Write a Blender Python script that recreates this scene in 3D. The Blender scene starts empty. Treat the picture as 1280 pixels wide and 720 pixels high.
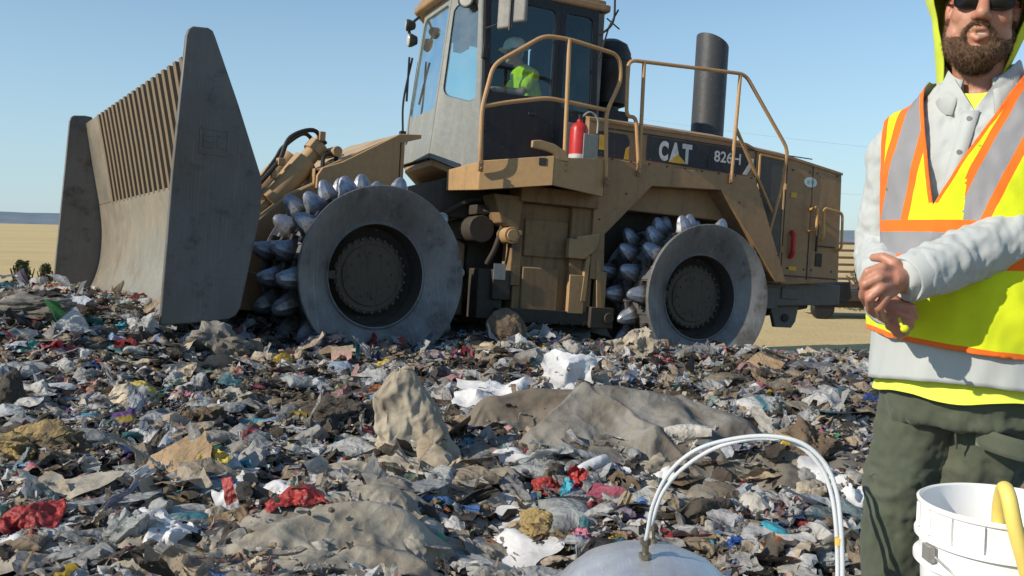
import bpy, bmesh, math, random
import numpy as np
from math import radians as R_, sin, cos, pi, sqrt
from mathutils import Vector, Matrix, noise as mn
random.seed(7); rng = np.random.default_rng(11)
sc = bpy.context.scene; COL = sc.collection

# ------------------------------------------------------------------ camera
F = 1150.0; PITCH = R_(3.33); ROLL = R_(1.3); CAM = Vector((0, 0, 1.2))
FW = Vector((0, cos(PITCH), -sin(PITCH))); U0 = Vector((0, sin(PITCH), cos(PITCH))); X0 = Vector((1, 0, 0))
RT = X0*cos(ROLL) + U0*sin(ROLL); UP = U0*cos(ROLL) - X0*sin(ROLL)
cam = bpy.data.cameras.new('camera'); co = bpy.data.objects.new('camera', cam); COL.objects.link(co)
M = Matrix((RT, UP, -FW)).transposed().to_4x4(); M.translation = CAM; co.matrix_world = M
cam.sensor_width = 36; cam.lens = F/1280*36; cam.clip_start = 0.05; cam.clip_end = 20000
sc.camera = co

def at(px, py, d):
    """point seen at photo pixel px,py at distance d along the view axis"""
    return CAM + (FW + RT*((px-640)/F) - UP*((py-360)/F))*d

# ------------------------------------------------------------------ noise / terrain
def _h(ix, iy, s):
    n = (ix*374761393 + iy*668265263 + s*1442695041) & 0xffffffff
    n = ((n ^ (n >> 13))*1274126177) & 0xffffffff
    return ((n ^ (n >> 16)) & 0xffff)/65535.0
def vn(x, y, s=0):
    x = np.asarray(x, float); y = np.asarray(y, float)
    ix = np.floor(x).astype(np.int64); iy = np.floor(y).astype(np.int64)
    fx = x-ix; fy = y-iy; fx = fx*fx*(3-2*fx); fy = fy*fy*(3-2*fy)
    a = _h(ix, iy, s); b = _h(ix+1, iy, s); c = _h(ix, iy+1, s); d = _h(ix+1, iy+1, s)
    return (a*(1-fx)+b*fx)*(1-fy) + (c*(1-fx)+d*fx)*fy
def fbm(x, y, s=0, o=4):
    r = 0; a = .5
    for i in range(o):
        r = r + a*vn(x*2**i, y*2**i, s+i*7); a *= .5
    return r
def ss(a, b, x):
    t = np.clip((np.asarray(x, float)-a)/(b-a), 0, 1); return t*t*(3-2*t)
FIELD = -0.42
def hgt(x, y):
    x = np.asarray(x, float); y = np.asarray(y, float)
    z = .10 + .15*ss(3, 7, y)
    z = z + .36*ss(-1.9, -3.7, x)*ss(4.2, 6.6, y)
    z = z - .22*ss(.6, 1.6, x)*ss(8.6, 9.8, y)
    z = z - .17*ss(.2, 1.4, x)*ss(4.8, 7.6, y) - .07*ss(-1.9, -1.4, x)*(1-ss(.2, 1.4, x))*ss(5.5, 7.3, y)
    z = z + .17*np.exp(-((x-1.0)**2+(y-1.8)**2)/.05)*1.1      # heap that carries the pail
    z = z - .16*np.exp(-((x-.95)**2/.12+(y-4.0)**2/.1))        # pit
    z = z - .12*np.exp(-((x+.05)**2/.2+(y-3.2)**2/.2))
    nz = (fbm(x*1.5, y*1.5, 3, 3)-.44)*.22 + (fbm(x*5, y*5, 9, 3)-.44)*.12
    near = ss(.5, 1.2, np.hypot(x-1.1, y-2.25))
    z = z + nz*(0.25+.75*near)
    # back and side edge of the landfill bench
    yc = 8.1 + 1.6*ss(-3.2, -1.8, x) + .3*np.sin(x*2)
    yc = np.where(x > 1.7, 9.3, yc); yc = yc + 1.2*(ss(-2.4, -1.6, x)*(1-ss(1.0, 1.8, x)))
    e = ss(0, 1, (y-yc)/2.2)
    e = np.maximum(e, ss(6.5, 9, np.abs(x)))
    return z*(1-e) + (FIELD-.15)*e
def ground_hit(px, py):
    d0 = at(px, py, 1.0) - CAM; t = np.arange(1.2, 14, .02)
    hit = CAM.z+d0.z*t < hgt(d0.x*t, d0.y*t); i = int(np.argmax(hit)) if hit.any() else len(t)-1
    return CAM + d0*float(t[i])
# ------------------------------------------------------------------ object helpers
def tag(o, label=None, cat=None, group=None, kind=None):
    if label: o['label'] = label
    if cat: o['category'] = cat
    if group: o['group'] = group
    if kind: o['kind'] = kind
    return o
def empty(name, loc=(0,0,0), rz=0):
    o = bpy.data.objects.new(name, None); COL.objects.link(o); o.location = loc; o.rotation_euler = (0,0,rz)
    o.empty_display_size = .1; return o
def link(name, me, parent=None, mw=None):
    o = bpy.data.objects.new(name, me); COL.objects.link(o)
    if parent is not None: o.parent = parent
    return o
def wm(o):
    m = o.matrix_basis.copy() if o.parent is None else wm(o.parent) @ o.matrix_basis
    return m
def place(o, mw):
    """put o at world matrix mw, whatever its parent"""
    if o.parent is not None: o.matrix_basis = wm(o.parent).inverted() @ mw
    else: o.matrix_basis = mw
    return o
def evalmesh(o, name):
    dg = bpy.context.evaluated_depsgraph_get(); dg.update()
    me = bpy.data.meshes.new_from_object(o.evaluated_get(dg)); me.name = name; return me
class MB:
    def __init__(s): s.v = []; s.f = []; s.m = []; s.mi = 0
    def add(s, vs, fs):
        b = len(s.v); s.v += [tuple(v) for v in vs]
        s.f += [tuple(b+i for i in f) for f in fs]; s.m += [s.mi]*len(fs); return s
    def box(s, c, d, rot=None):
        vs = [Vector(((i-.5)*d[0], (j-.5)*d[1], (k-.5)*d[2])) for i in (0,1) for j in (0,1) for k in (0,1)]
        if rot is not None: vs = [rot @ v for v in vs]
        vs = [v+Vector(c) for v in vs]
        return s.add(vs, [(0,1,3,2),(4,6,7,5),(0,4,5,1),(2,3,7,6),(0,2,6,4),(1,5,7,3)])
    def prism(s, poly, ax, a, b):
        """poly of 2D points extruded along axis ax (0,1,2) from a to b"""
        def mk(p, t):
            q = [p[0], p[1]]; q.insert(ax, t); return Vector(q)
        n = len(poly); vs = [mk(p, a) for p in poly]+[mk(p, b) for p in poly]
        fs = [tuple(range(n))[::-1], tuple(range(n, 2*n))]+[(i, (i+1) % n, n+(i+1) % n, n+i) for i in range(n)]
        return s.add(vs, fs)
    def hexa(s, p):
        """8 points: 4 bottom ring, 4 top ring"""
        return s.add(p, [(3,2,1,0),(4,5,6,7),(0,1,5,4),(1,2,6,5),(2,3,7,6),(3,0,4,7)])
    def tube(s, pts, r, n=8, caps=True, closed=False, flat=1.0):
        pts = [Vector(p) for p in pts]; N = len(pts); rs = r if hasattr(r, '__len__') else [r]*N
        ring = []; prev = None; vs = []
        for i, p in enumerate(pts):
            if closed: t = pts[(i+1) % N]-pts[i-1]
            else: t = pts[min(i+1, N-1)]-pts[max(i-1, 0)]
            t.normalize()
            if prev is None: a = t.orthogonal().normalized()
            else:
                a = prev - t*prev.dot(t)
                a = a.normalized() if a.length > 1e-6 else t.orthogonal().normalized()
            prev = a; b = t.cross(a)
            for k in range(n):
                th = 2*pi*k/n; vs.append(p+(a*cos(th)+b*sin(th)*flat)*rs[i])
        fs = []
        for i in range(N if closed else N-1):
            for k in range(n):
                j = (i+1) % N; fs.append((i*n+k, i*n+(k+1) % n, j*n+(k+1) % n, j*n+k))
        if caps and not closed: fs += [tuple(range(n))[::-1], tuple((N-1)*n+k for k in range(n))]
        return s.add(vs, fs)
    def lathe(s, prof, o, ax, n=24):
        """prof = (radius, distance along ax) pairs"""
        ax = Vector(ax).normalized(); a = ax.orthogonal().normalized(); b = ax.cross(a); o = Vector(o)
        vs = []; N = len(prof)
        for r, h in prof:
            for k in range(n):
                th = 2*pi*k/n; vs.append(o+ax*h+(a*cos(th)+b*sin(th))*max(r, 1e-4))
        fs = [(i*n+k, i*n+(k+1) % n, (i+1)*n+(k+1) % n, (i+1)*n+k) for i in range(N-1) for k in range(n)]
        return s.add(vs, fs)
    def cyl(s, p0, p1, r, n=16, r1=None):
        p0 = Vector(p0); p1 = Vector(p1)
        return s.tube([p0, p1], [r, r if r1 is None else r1], n)
    def mesh(s, name, mats, ang=35):
        me = bpy.data.meshes.new(name); me.from_pydata(s.v, [], s.f)
        for m in (mats if isinstance(mats, (list, tuple)) else [mats]): me.materials.append(m)
        me.polygons.foreach_set('material_index', s.m); me.polygons.foreach_set('use_smooth', [True]*len(s.f))
        bm = bmesh.new(); bm.from_mesh(me); bmesh.ops.recalc_face_normals(bm, faces=bm.faces); bm.to_mesh(me); bm.free()
        me.set_sharp_from_angle(angle=R_(ang)); me.update(); return me
    def build(s, name, mats, parent=None, mw=None, bevel=0, ang=35, seg=2):
        o = link(name, s.mesh(name, mats, ang), parent)
        if mw is not None: place(o, mw)
        if bevel:
            b = o.modifiers.new('bevel', 'BEVEL'); b.width = bevel; b.segments = seg; b.limit_method = 'ANGLE'; b.angle_limit = R_(40)
            b.harden_normals = False
        return o
def smooth_path(pts, k=6):
    pts = [Vector(p) for p in pts]; out = []
    P = [pts[0]*2-pts[1]]+pts+[pts[-1]*2-pts[-2]]
    for i in range(1, len(P)-2):
        for j in range(k):
            t = j/k; a, b, c, d = P[i-1:i+3]
            out.append(.5*((2*b)+(c-a)*t+(2*a-5*b+4*c-d)*t*t+(3*b-a-3*c+d)*t**3))
    out.append(pts[-1]); return out
def rounded(pts, r=.08, k=5):
    """polyline with its corners rounded"""
    pts = [Vector(p) for p in pts]; out = [pts[0]]
    for i in range(1, len(pts)-1):
        a, b, c = pts[i-1], pts[i], pts[i+1]; ra = min(r, (a-b).length*.45); rc = min(r, (c-b).length*.45)
        p = b+(a-b).normalized()*ra; q = b+(c-b).normalized()*rc
        for j in range(k+1):
            t = j/k; out.append(p*(1-t)**2+b*2*t*(1-t)+q*t*t)
    out.append(pts[-1]); return out

# ------------------------------------------------------------------ materials
def newmat(name):
    m = bpy.data.materials.new(name); m.use_nodes = True; nt = m.node_tree; nt.nodes.clear()
    out = nt.nodes.new('ShaderNodeOutputMaterial'); b = nt.nodes.new('ShaderNodeBsdfPrincipled')
    nt.links.new(b.outputs[0], out.inputs[0]); return m, nt, b, out
def nd(nt, t, **k):
    n = nt.nodes.new(t)
    for a, v in k.items():
        if a.startswith('i_'): n.inputs[a[2:].replace('_', ' ')].default_value = v
        else: setattr(n, a, v)
    return n
def rgb(c): return (c[0], c[1], c[2], 1)
def mixc(nt, f, a, b, bt='MIX'):
    n = nt.nodes.new('ShaderNodeMix'); n.data_type = 'RGBA'; n.blend_type = bt
    for s, v in ((0, f), (6, a), (7, b)):
        if isinstance(v, bpy.types.NodeSocket): nt.links.new(v, n.inputs[s])
        else: n.inputs[s].default_value = v if s == 0 else rgb(v)
    return n.outputs[2]
def math_(nt, op, a, b=0.0, clamp=False):
    n = nt.nodes.new('ShaderNodeMath'); n.operation = op; n.use_clamp = clamp
    for i, v in enumerate((a, b)):
        if isinstance(v, bpy.types.NodeSocket): nt.links.new(v, n.inputs[i])
        else: n.inputs[i].default_value = v
    return n.outputs[0]
def noise_(nt, scale, detail=6, rough=.6, vec=None, dist=0, stretch=None):
    tc = nt.nodes.new('ShaderNodeTexCoord'); v = tc.outputs['Object'] if vec is None else vec
    if stretch:
        mp = nt.nodes.new('ShaderNodeMapping'); mp.inputs['Scale'].default_value = stretch; nt.links.new(v, mp.inputs[0]); v = mp.outputs[0]
    n = nd(nt, 'ShaderNodeTexNoise'); n.inputs['Scale'].default_value = scale; n.inputs['Detail'].default_value = detail
    n.inputs['Roughness'].default_value = rough; n.inputs['Distortion'].default_value = dist; nt.links.new(v, n.inputs['Vector']); return n.outputs['Fac']
def ramp(nt, f, a, b):
    n = nt.nodes.new('ShaderNodeMapRange'); n.inputs[1].default_value = a; n.inputs[2].default_value = b; nt.links.new(f, n.inputs[0]); return n.outputs[0]
def setin(nt, b, name, v):
    if isinstance(v, bpy.types.NodeSocket): nt.links.new(v, b.inputs[name])
    else: b.inputs[name].default_value = v
def bump(nt, b, h, s=.3, d=.01):
    n = nt.nodes.new('ShaderNodeBump'); n.inputs['Strength'].default_value = s; n.inputs['Distance'].default_value = d
    nt.links.new(h, n.inputs['Height']); nt.links.new(n.outputs[0], b.inputs['Normal'])
def paint(name, c, dirt=(.16,.12,.08), rough=.55, metal=0, amt=.5, dust=(.42,.34,.24), dustamt=.5, scale=3, edge=None, spec=.4, streak=True):
    m, nt, b, out = newmat(name)
    n1 = noise_(nt, scale, 8, .65); n2 = noise_(nt, scale*6, 6, .7); n3 = noise_(nt, scale*1.3, 5, .6, stretch=(3,3,.35))
    col = mixc(nt, ramp(nt, n2, .3, .75), c, [x*.82 for x in c])
    f = math_(nt, 'MULTIPLY', ramp(nt, n3 if streak else n1, .5, .8), amt, True)
    col = mixc(nt, f, col, dirt)
    f1 = math_(nt, 'MULTIPLY', ramp(nt, n1, .55, .7), amt*.7, True); col = mixc(nt, f1, col, dirt)
    g = nt.nodes.new('ShaderNodeNewGeometry'); sx = nt.nodes.new('ShaderNodeSeparateXYZ'); nt.links.new(g.outputs['Normal'], sx.inputs[0])
    du = math_(nt, 'MULTIPLY', math_(nt, 'MULTIPLY', ramp(nt, sx.outputs[2], .3, .95), ramp(nt, n1, .3, .6)), dustamt, True)
    col = mixc(nt, du, col, dust)
    sp = math_(nt, 'GREATER_THAN', noise_(nt, scale*14, 3, .5), .71); col = mixc(nt, math_(nt, 'MULTIPLY', sp, .55), col, dust)
    if streak:
        ch = math_(nt, 'GREATER_THAN', noise_(nt, scale*5, 7, .75), .66); col = mixc(nt, math_(nt, 'MULTIPLY', ch, .6), col, [x*.35 for x in c])
    if edge is not None:
        ed = ramp(nt, g.outputs['Pointiness'], .53, .6); col = mixc(nt, math_(nt, 'MULTIPLY', ed, .8), col, edge)
    nt.links.new(col, b.inputs['Base Color'])
    setin(nt, b, 'Roughness', math_(nt, 'ADD', math_(nt, 'MULTIPLY', n2, .3), rough-.12, True)); b.inputs['Metallic'].default_value = metal
    b.inputs['Specular IOR Level'].default_value = spec
    bump(nt, b, n2, .15, .01); return m
def plain(name, c, rough=.6, metal=0, var=.25, scale=12, bmp=.1, spec=.4, sheen=0, trans=0, bdist=.01):
    m, nt, b, out = newmat(name); n = noise_(nt, scale, 6, .6)
    nt.links.new(mixc(nt, ramp(nt, n, .3, .7), [x*(1-var) for x in c], [min(1, x*(1+var*.4)) for x in c]), b.inputs['Base Color'])
    b.inputs['Roughness'].default_value = rough; b.inputs['Metallic'].default_value = metal; b.inputs['Specular IOR Level'].default_value = spec
    if sheen: b.inputs['Sheen Weight'].default_value = sheen
    if bmp: bump(nt, b, n, bmp, bdist)
    return m
TAN = (.345,.205,.100)
m_tan = paint('faded_yellow_paint', TAN, amt=.75, dustamt=.55, dust=(.46,.35,.22), scale=2.2)
m_grimy = paint('grimy_yellow_paint', (.27,.17,.085), dirt=(.10,.07,.045), amt=1.0, dustamt=.4, scale=3.5, rough=.75)
m_tanl = paint('dusty_yellow_paint', (.42,.26,.12), amt=.4, dustamt=.7, dust=(.52,.41,.27))
m_rail = paint('handrail_paint', (.50,.29,.13), amt=.35, dustamt=.3, scale=8)
m_orange = paint('sunlit_panel_paint', (.52,.30,.11), amt=.35, dustamt=.3)
m_cab = paint('grey_cab_paint', (.11,.115,.11), dirt=(.3,.28,.24), amt=.55, dust=(.4,.37,.3), rough=.5, scale=4)
m_cabgrey = paint('sunlit_dusty_cab_paint', (.235,.25,.24), dirt=(.36,.33,.27), amt=.6, dust=(.45,.4,.32), rough=.6, scale=3)  # dusty charcoal cab paint, lightened in colour for its sunlit panels
m_black = paint('black_paint', (.018,.018,.02), dirt=(.07,.06,.05), amt=.4, dust=(.2,.17,.13), rough=.5)
m_door = paint('shaded_door_paint', (.014,.014,.018), dirt=(.05,.045,.04), amt=.3, dust=(.2,.17,.13), rough=.45)  # same cab paint taken near black, the side's shade put into the colour
m_dark = paint('greasy_machinery', (.055,.045,.035), dirt=(.02,.018,.015), amt=.6, dust=(.16,.12,.08), rough=.7)
m_rubber = plain('black_rubber', (.015,.015,.016), .6)
m_rust = paint('rusty_steel', (.13,.07,.045), amt=.5, rough=.8)
m_hubm = paint('shaded_muddy_hub', (.10,.083,.062), dirt=(.035,.03,.025), amt=.8, rough=.9, scale=9, dust=(.16,.13,.1))  # hub base colour darkened to carry the deep shade inside the wheel
def steel(name, c, rough, metal, dirt, amt, sc_=3, scr=True, mud=None):
    m, nt, b, out = newmat(name); n1 = noise_(nt, sc_, 7, .65); n2 = noise_(nt, sc_*7, 5, .7, stretch=(1,1,.2)); n3 = noise_(nt, sc_*2.2, 8, .7)
    col = mixc(nt, ramp(nt, n2, .3, .75), [x*.8 for x in c], c)
    f = math_(nt, 'MULTIPLY', ramp(nt, n1, .42, .68), amt, True); col = mixc(nt, f, col, dirt)
    sc1 = noise_(nt, sc_*9, 4, .8, stretch=(6,1,.12), dist=.6); sc2 = noise_(nt, sc_*12, 4, .8, stretch=(.15,1,5), dist=.5); rs = noise_(nt, sc_*1.1, 6, .7)
    col = mixc(nt, math_(nt, 'MULTIPLY', ramp(nt, sc1, .55, .68), .45), col, [min(1, x*1.55) for x in c]); col = mixc(nt, math_(nt, 'MULTIPLY', ramp(nt, sc2, .58, .7), .4), col, [x*.45 for x in c])
    col = mixc(nt, math_(nt, 'MULTIPLY', ramp(nt, rs, .55, .72), .45), col, (.15,.095,.055))
    if mud: col = mixc(nt, math_(nt, 'MULTIPLY', ramp(nt, n3, .54, .66), .75), col, mud)
    nt.links.new(col, b.inputs['Base Color']); setin(nt, b, 'Metallic', math_(nt, 'SUBTRACT', metal, math_(nt, 'MULTIPLY', f, metal), True))
    setin(nt, b, 'Roughness', math_(nt, 'ADD', rough, math_(nt, 'MULTIPLY', n1, .35), True)); bump(nt, b, n3, .25, .008)
    if name.startswith('polished_tip'):
        tcz = nt.nodes.new('ShaderNodeTexCoord'); sz_ = nt.nodes.new('ShaderNodeSeparateXYZ'); nt.links.new(tcz.outputs['Object'], sz_.inputs[0])
        zz = math_(nt, 'ADD', sz_.outputs[2], math_(nt, 'MULTIPLY', n3, .08)); nt.links.new(mixc(nt, ramp(nt, zz, .14, .07), col, (.045,.038,.03)), b.inputs['Base Color'])
    return m
m_blade = steel('worn_blade_steel', (.31,.305,.29), .42, .35, (.22,.195,.16), .7, 2.2, mud=(.13,.105,.08))
m_wing = steel('scuffed_wing_steel', (.145,.143,.14), .42, .3, (.10,.088,.075), .9, 1.8, mud=(.055,.048,.04))
m_mold = steel('polished_moldboard_steel', (.40,.36,.29), .24, .65, (.24,.19,.13), .6, 1.6, mud=(.3,.23,.15))
m_disc = steel('wheel_disc_steel', (.23,.232,.235), .36, .35, (.07,.064,.056), .95, 1.6, mud=(.05,.042,.035))
m_tip = steel('polished_tip_steel', (.34,.37,.44), .24, .7, (.10,.09,.08), .6, 9, mud=(.05,.042,.035))
m_drum = steel('drum_steel', (.22,.225,.24), .35, .6, (.06,.05,.045), .8, 4, mud=(.05,.04,.03))
m_grille = paint('rusty_grille_steel', (.20,.145,.09), amt=.5, rough=.7)
def glass(name, tint, op, rough=.05, refl=.03):
    m, nt, b, out = newmat(name); nt.nodes.remove(b)
    tr = nd(nt, 'ShaderNodeBsdfTransparent'); tr.inputs[0].default_value = rgb(tint)
    gl = nd(nt, 'ShaderNodeBsdfGlossy'); gl.inputs['Roughness'].default_value = rough; gl.inputs[0].default_value = (.62,.86,.92,1)
    fr = nd(nt, 'ShaderNodeFresnel'); fr.inputs[0].default_value = 1.5
    mx = nt.nodes.new('ShaderNodeMixShader'); nt.links.new(math_(nt, 'ADD', fr.outputs[0], refl, True), mx.inputs[0]); nt.links.new(tr.outputs[0], mx.inputs[1]); nt.links.new(gl.outputs[0], mx.inputs[2])
    df = nd(nt, 'ShaderNodeBsdfDiffuse'); df.inputs[0].default_value = (.5,.45,.37,1)
    m2 = nt.nodes.new('ShaderNodeMixShader'); nz = noise_(nt, 3.5, 6, .7)
    nt.links.new(math_(nt, 'MULTIPLY', ramp(nt, nz, .3, .8), op, True), m2.inputs[0]); nt.links.new(mx.outputs[0], m2.inputs[1]); nt.links.new(df.outputs[0], m2.inputs[2])
    nt.links.new(m2.outputs[0], out.inputs[0]); return m
m_glass = glass('cab_glass', (.42,.78,.80), .22, .04, .22)
m_glass2 = glass('tinted_door_glass', (.93,.97,.97), .02)
m_white = plain('white_plastic', (.78,.78,.77), .4, var=.08)
m_lens = plain('lamp_lens', (.45,.44,.40), .2, var=.1)
m_red = plain('red_enamel', (.50,.03,.03), .35)
m_decal = paint('dark_decal', (.022,.024,.035), dirt=(.09,.07,.05), amt=.35, rough=.5, dustamt=.2)
m_letter = plain('white_lettering', (.62,.62,.60), .6, bmp=0)
m_yel = plain('decal_yellow', (.70,.40,.05), .6, bmp=0)
m_sticker = plain('pale_sticker', (.55,.66,.66), .5, bmp=0)
# ================================================================== LANDFILL COMPACTOR
def frame(a, p, r):
    a, p, r = R_(a), R_(p), R_(r)
    f = Vector((-cos(a)*cos(p), -sin(a)*cos(p), sin(p))); l = Vector((sin(a), -cos(a), 0)); u = f.cross(l)
    l, u = l*cos(r)+u*sin(r), u*cos(r)-l*sin(r); return f, l, u
def fmat(O, fr):
    m = Matrix(fr).transposed().to_4x4(); m.translation = O; return m
MF = fmat(Vector((-2.0615, 9.2392, .7631)), frame(34, 3.5, 2))     # front frame, x forward, y to its left, z up, origin on the front axle
MR = fmat(Vector((1.3161, 11.1501, .5250)), frame(25, 3.5, 2))     # rear frame, origin on the rear axle
comp = empty('landfill_compactor', (-.4, 10.2, -.05))
tag(comp, 'huge dusty tan landfill compactor with spiked steel wheels and a tall front blade', 'landfill compactor')

# ---- wheels
WR = .765
def tip_mesh():
    b = MB(); prof = [(.128,-.03),(.120,.02),(.100,.065),(.092,.075),(.080,.13),(.054,.178),(.026,.200),(.001,.204)]
    n = 9; vs = []
    for r, h in prof:
        for k in range(n):
            th = 2*pi*k/n; c, s_ = cos(th), sin(th)
            fl = max(0, h-.02)/.16
            vs.append((r*c*(1-.1*fl), r*s_*(.88-.22*fl), h))
    b.add(vs, [(i*n+k, i*n+(k+1) % n, (i+1)*n+(k+1) % n, (i+1)*n+k) for i in range(len(prof)-1) for k in range(n)])
    b.box((0,0,.0), (.30,.05,.09))
    return b.mesh('tip', m_tip, 24)
TIP = tip_mesh()
def make_wheel_meshes():
    d = MB(); n = 72
    d.lathe([(.765,0),(.765,-.035),(.695,-.05),(.69,-.97),(.74,-.985),(.74,-1.0),(.45,-1.0),(.45,-.9)], (0,0,0), (0,1,0), n)
    for k in range(36):
        th = 2*pi*(k+.5)/36
        for yy in (-.2,-.6): d.box(((.695)*cos(th), yy, .695*sin(th)), (.02,.22,.035), Matrix.Rotation(-th, 3, 'Y'))
    drum = d.mesh('wheel', m_drum, 30)
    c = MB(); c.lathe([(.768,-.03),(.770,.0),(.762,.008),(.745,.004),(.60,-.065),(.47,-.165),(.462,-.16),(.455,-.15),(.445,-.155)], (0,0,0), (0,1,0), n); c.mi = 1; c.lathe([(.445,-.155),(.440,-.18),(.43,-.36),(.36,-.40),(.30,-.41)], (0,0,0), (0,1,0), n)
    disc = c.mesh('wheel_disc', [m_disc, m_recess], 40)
    h = MB(); h.lathe([(.37,-.42),(.345,-.36),(.335,-.30),(.31,-.285),(.27,-.29),(.265,-.275),(.15,-.262),(.001,-.258)], (0,0,0), (0,1,0), 40)
    for k in range(28):
        th = 2*pi*k/28; h.cyl((.325*cos(th), -.30, .325*sin(th)), (.325*cos(th), -.268, .325*sin(th)), .014, 6)
    for k in range(12):
        th = 2*pi*k/12; h.cyl((.2*cos(th), -.28, .2*sin(th)), (.2*cos(th), -.256, .2*sin(th)), .012, 6)
    h.box((.40,-.27,.02), (.10,.07,.07)); h.cyl((.40,-.24,.02), (.40,-.21,.02), .03, 8)
    hub = h.mesh('hub', m_hubm, 35)
    return drum, disc, hub
m_recess = paint('shaded_recess', (.045,.04,.035), dirt=(.02,.018,.015), amt=.7, rough=.85, dustamt=.1)  # dark colour deepens the shade in the hollow around the hub
WM = make_wheel_meshes()
def wheel(MX, side, spin, n=10):
    """side +1 = camera side. local +Y of the wheel points outboard"""
    m = MX @ Matrix.Translation((0, side*1.75, 0)) @ (Matrix.Rotation(pi, 4, 'Z') if side < 0 else Matrix.Identity(4)) @ Matrix.Rotation(spin, 4, 'Y')
    w = link('wheel', WM[0], comp); place(w, m)
    for nm, me in (('wheel_disc', WM[1]), ('hub', WM[2])): link(nm, me, w)
    for j, yy in enumerate((-.18,-.41,-.64,-.87)):
        for k in range(n):
            th = 2*pi*(k+(j % 2)*.5)/n
            t = link('tip', TIP, w)
            t.matrix_basis = Matrix.Translation((.69*cos(th), yy, .69*sin(th))) @ Matrix.Rotation(pi/2-th, 4, 'Y')
    return w
wheel(MF, 1, -.07+2*pi/40); wheel(MR, 1, .02); wheel(MF, -1, .3); wheel(MR, -1, .5)

# ---- blade
PRO = [(1.79,1.48),(1.70,1.05),(1.61,.63),(1.575,.38),(1.57,.16),(1.59,-.05),(1.65,-.25),(1.76,-.40),(1.93,-.50)]
def prof_path(pts, k=5): return [(p.x, p.z) for p in smooth_path([(x, 0, z) for x, z in pts], k)]
b = MB(); pp = prof_path(PRO[2:], 5); Y0, Y1 = -2.08, 1.97
outer = pp+[(x-.05, z-.01) for x, z in pp[::-1]]
b.prism(outer, 1, Y0, Y1)
b.mi = 0
# solid strip of the upper moldboard at the far end, near end and top edge
up = [(1.79,1.50),(1.70,1.05),(1.61,.632)]
b.prism(up+[(x-.05, z) for x, z in up[::-1]], 1, Y0, -1.38)
b.prism(up+[(x-.05, z) for x, z in up[::-1]], 1, 1.9, Y1)
blade = b.build('blade', m_mold, comp, MF, bevel=.004)
b = MB(); N = 19
for k in range(N):
    y = -1.34+k*(3.2/(N-1))
    b.prism([(1.80,1.50),(1.70,1.05),(1.61,.61),(1.54,.60),(1.64,1.06),(1.72,1.50)], 1, y-.035, y+.035)
b.build('grille', m_grille, blade, bevel=.004).matrix_basis = Matrix.Identity(4)
def wing(poly, y0, y1, name='wing'):
    w = MB(); w.prism(poly, 1, y0, y1); o = w.build(name, m_wing, blade, bevel=.008); return o
near = [(1.87,-.45),(1.845,.65),(1.80,1.63),(1.785,1.68),(1.755,1.705),(1.65,1.715),(1.615,1.70),(1.595,1.66),(1.40,1.20),(1.205,.70),(1.19,.62),(1.19,.40),(1.30,-.30),(1.33,-.36),(1.38,-.39),(1.5,-.41)]
ow = wing(near, 1.97, 2.02)
far = [(2.03,-.5),(2.02,-.31),(1.95,1.50),(1.935,1.55),(1.91,1.57),(1.80,1.585),(1.73,1.58),(1.5,1.0),(1.4,.7),(1.4,.1),(1.5,-.4),(1.6,-.5)]
wing(far, -2.13, -2.08)
b = MB()   # raised square mark on the near wing and its edge strip
for (cx, cz, dx, dz) in ((1.56,.99,.20,.018),(1.56,.81,.20,.018),(1.66,.90,.018,.18),(1.46,.90,.018,.18),(1.60,.90,.07,.016),(1.632,.90,.016,.09),(1.60,.94,.06,.016),(1.60,.86,.06,.016),(1.53,.90,.016,.09),(1.51,.94,.05,.014),(1.51,.86,.05,.014)):
    b.box((cx, 2.021, cz), (dx, .008, dz))
b.build('cast_mark', m_wing, blade)
b = MB(); b.box((1.93, -.05, -.49), (.16, 4.0, .035), Matrix.Rotation(R_(28), 3, 'Y'))
b.build('cutting_edge', m_blade, blade, bevel=.004)
b = MB(); b.box((1.80, .52, -.405), (.22, .11, .006), Matrix.Rotation(R_(36), 3, 'Y'))
b.build('paint_mark', plain('lime_paint', (.45,.55,.03), .6), blade)
b = MB()   # push structure behind the blade
b.box((1.40,0,.25), (.2,3.6,.25)); b.box((1.44,0,-.2), (.2,3.4,.2)); b.box((1.38,.9,.1), (.22,.1,.9)); b.box((1.38,-.9,.1), (.22,.1,.9))
b.prism([(1.4,.1),(.1,-.15),(.1,-.4),(1.4,-.35)], 1, .42, .62); b.prism([(1.4,.1),(.1,-.15),(.1,-.4),(1.4,-.35)], 1, -.62, -.42)
b.build('push_arms', m_tan, comp, MF, bevel=.01)

# ---- lift cylinder with hoses
b = MB(); p0 = Vector((.10,.38,1.235)); p1 = Vector((.72,.38,.44)); d = (p1-p0).normalized()
b.lathe([(.001,-.02),(.085,-.015),(.105,0),(.105,.10),(.082,.105),(.082,.2),(.118,.21),(.118,.68),(.135,.685),(.135,.76),(.05,.77),(.05,1.0)], p0, d, 28)
cylo = b.build('lift_cylinder', m_tanl, comp, MF)
b = MB()
b.tube(smooth_path([(.06,.44,1.25),(.20,.46,1.36),(.42,.46,1.26),(.50,.46,1.06),(.55,.46,.98),(.72,.44,.75),(.9,.4,.5)]), .022, 8)
b.tube(smooth_path([(.12,.32,1.27),(.26,.36,1.33),(.44,.34,1.18),(.52,.36,1.05),(.66,.4,.85),(.85,.4,.6)]), .02, 8)
b.tube(smooth_path([(-.05,.45,1.05),(-.02,.5,1.15),(.1,.52,1.12),(.12,.54,.95)]), .02, 8)
b.build('hoses', m_rubber, cylo)
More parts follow.
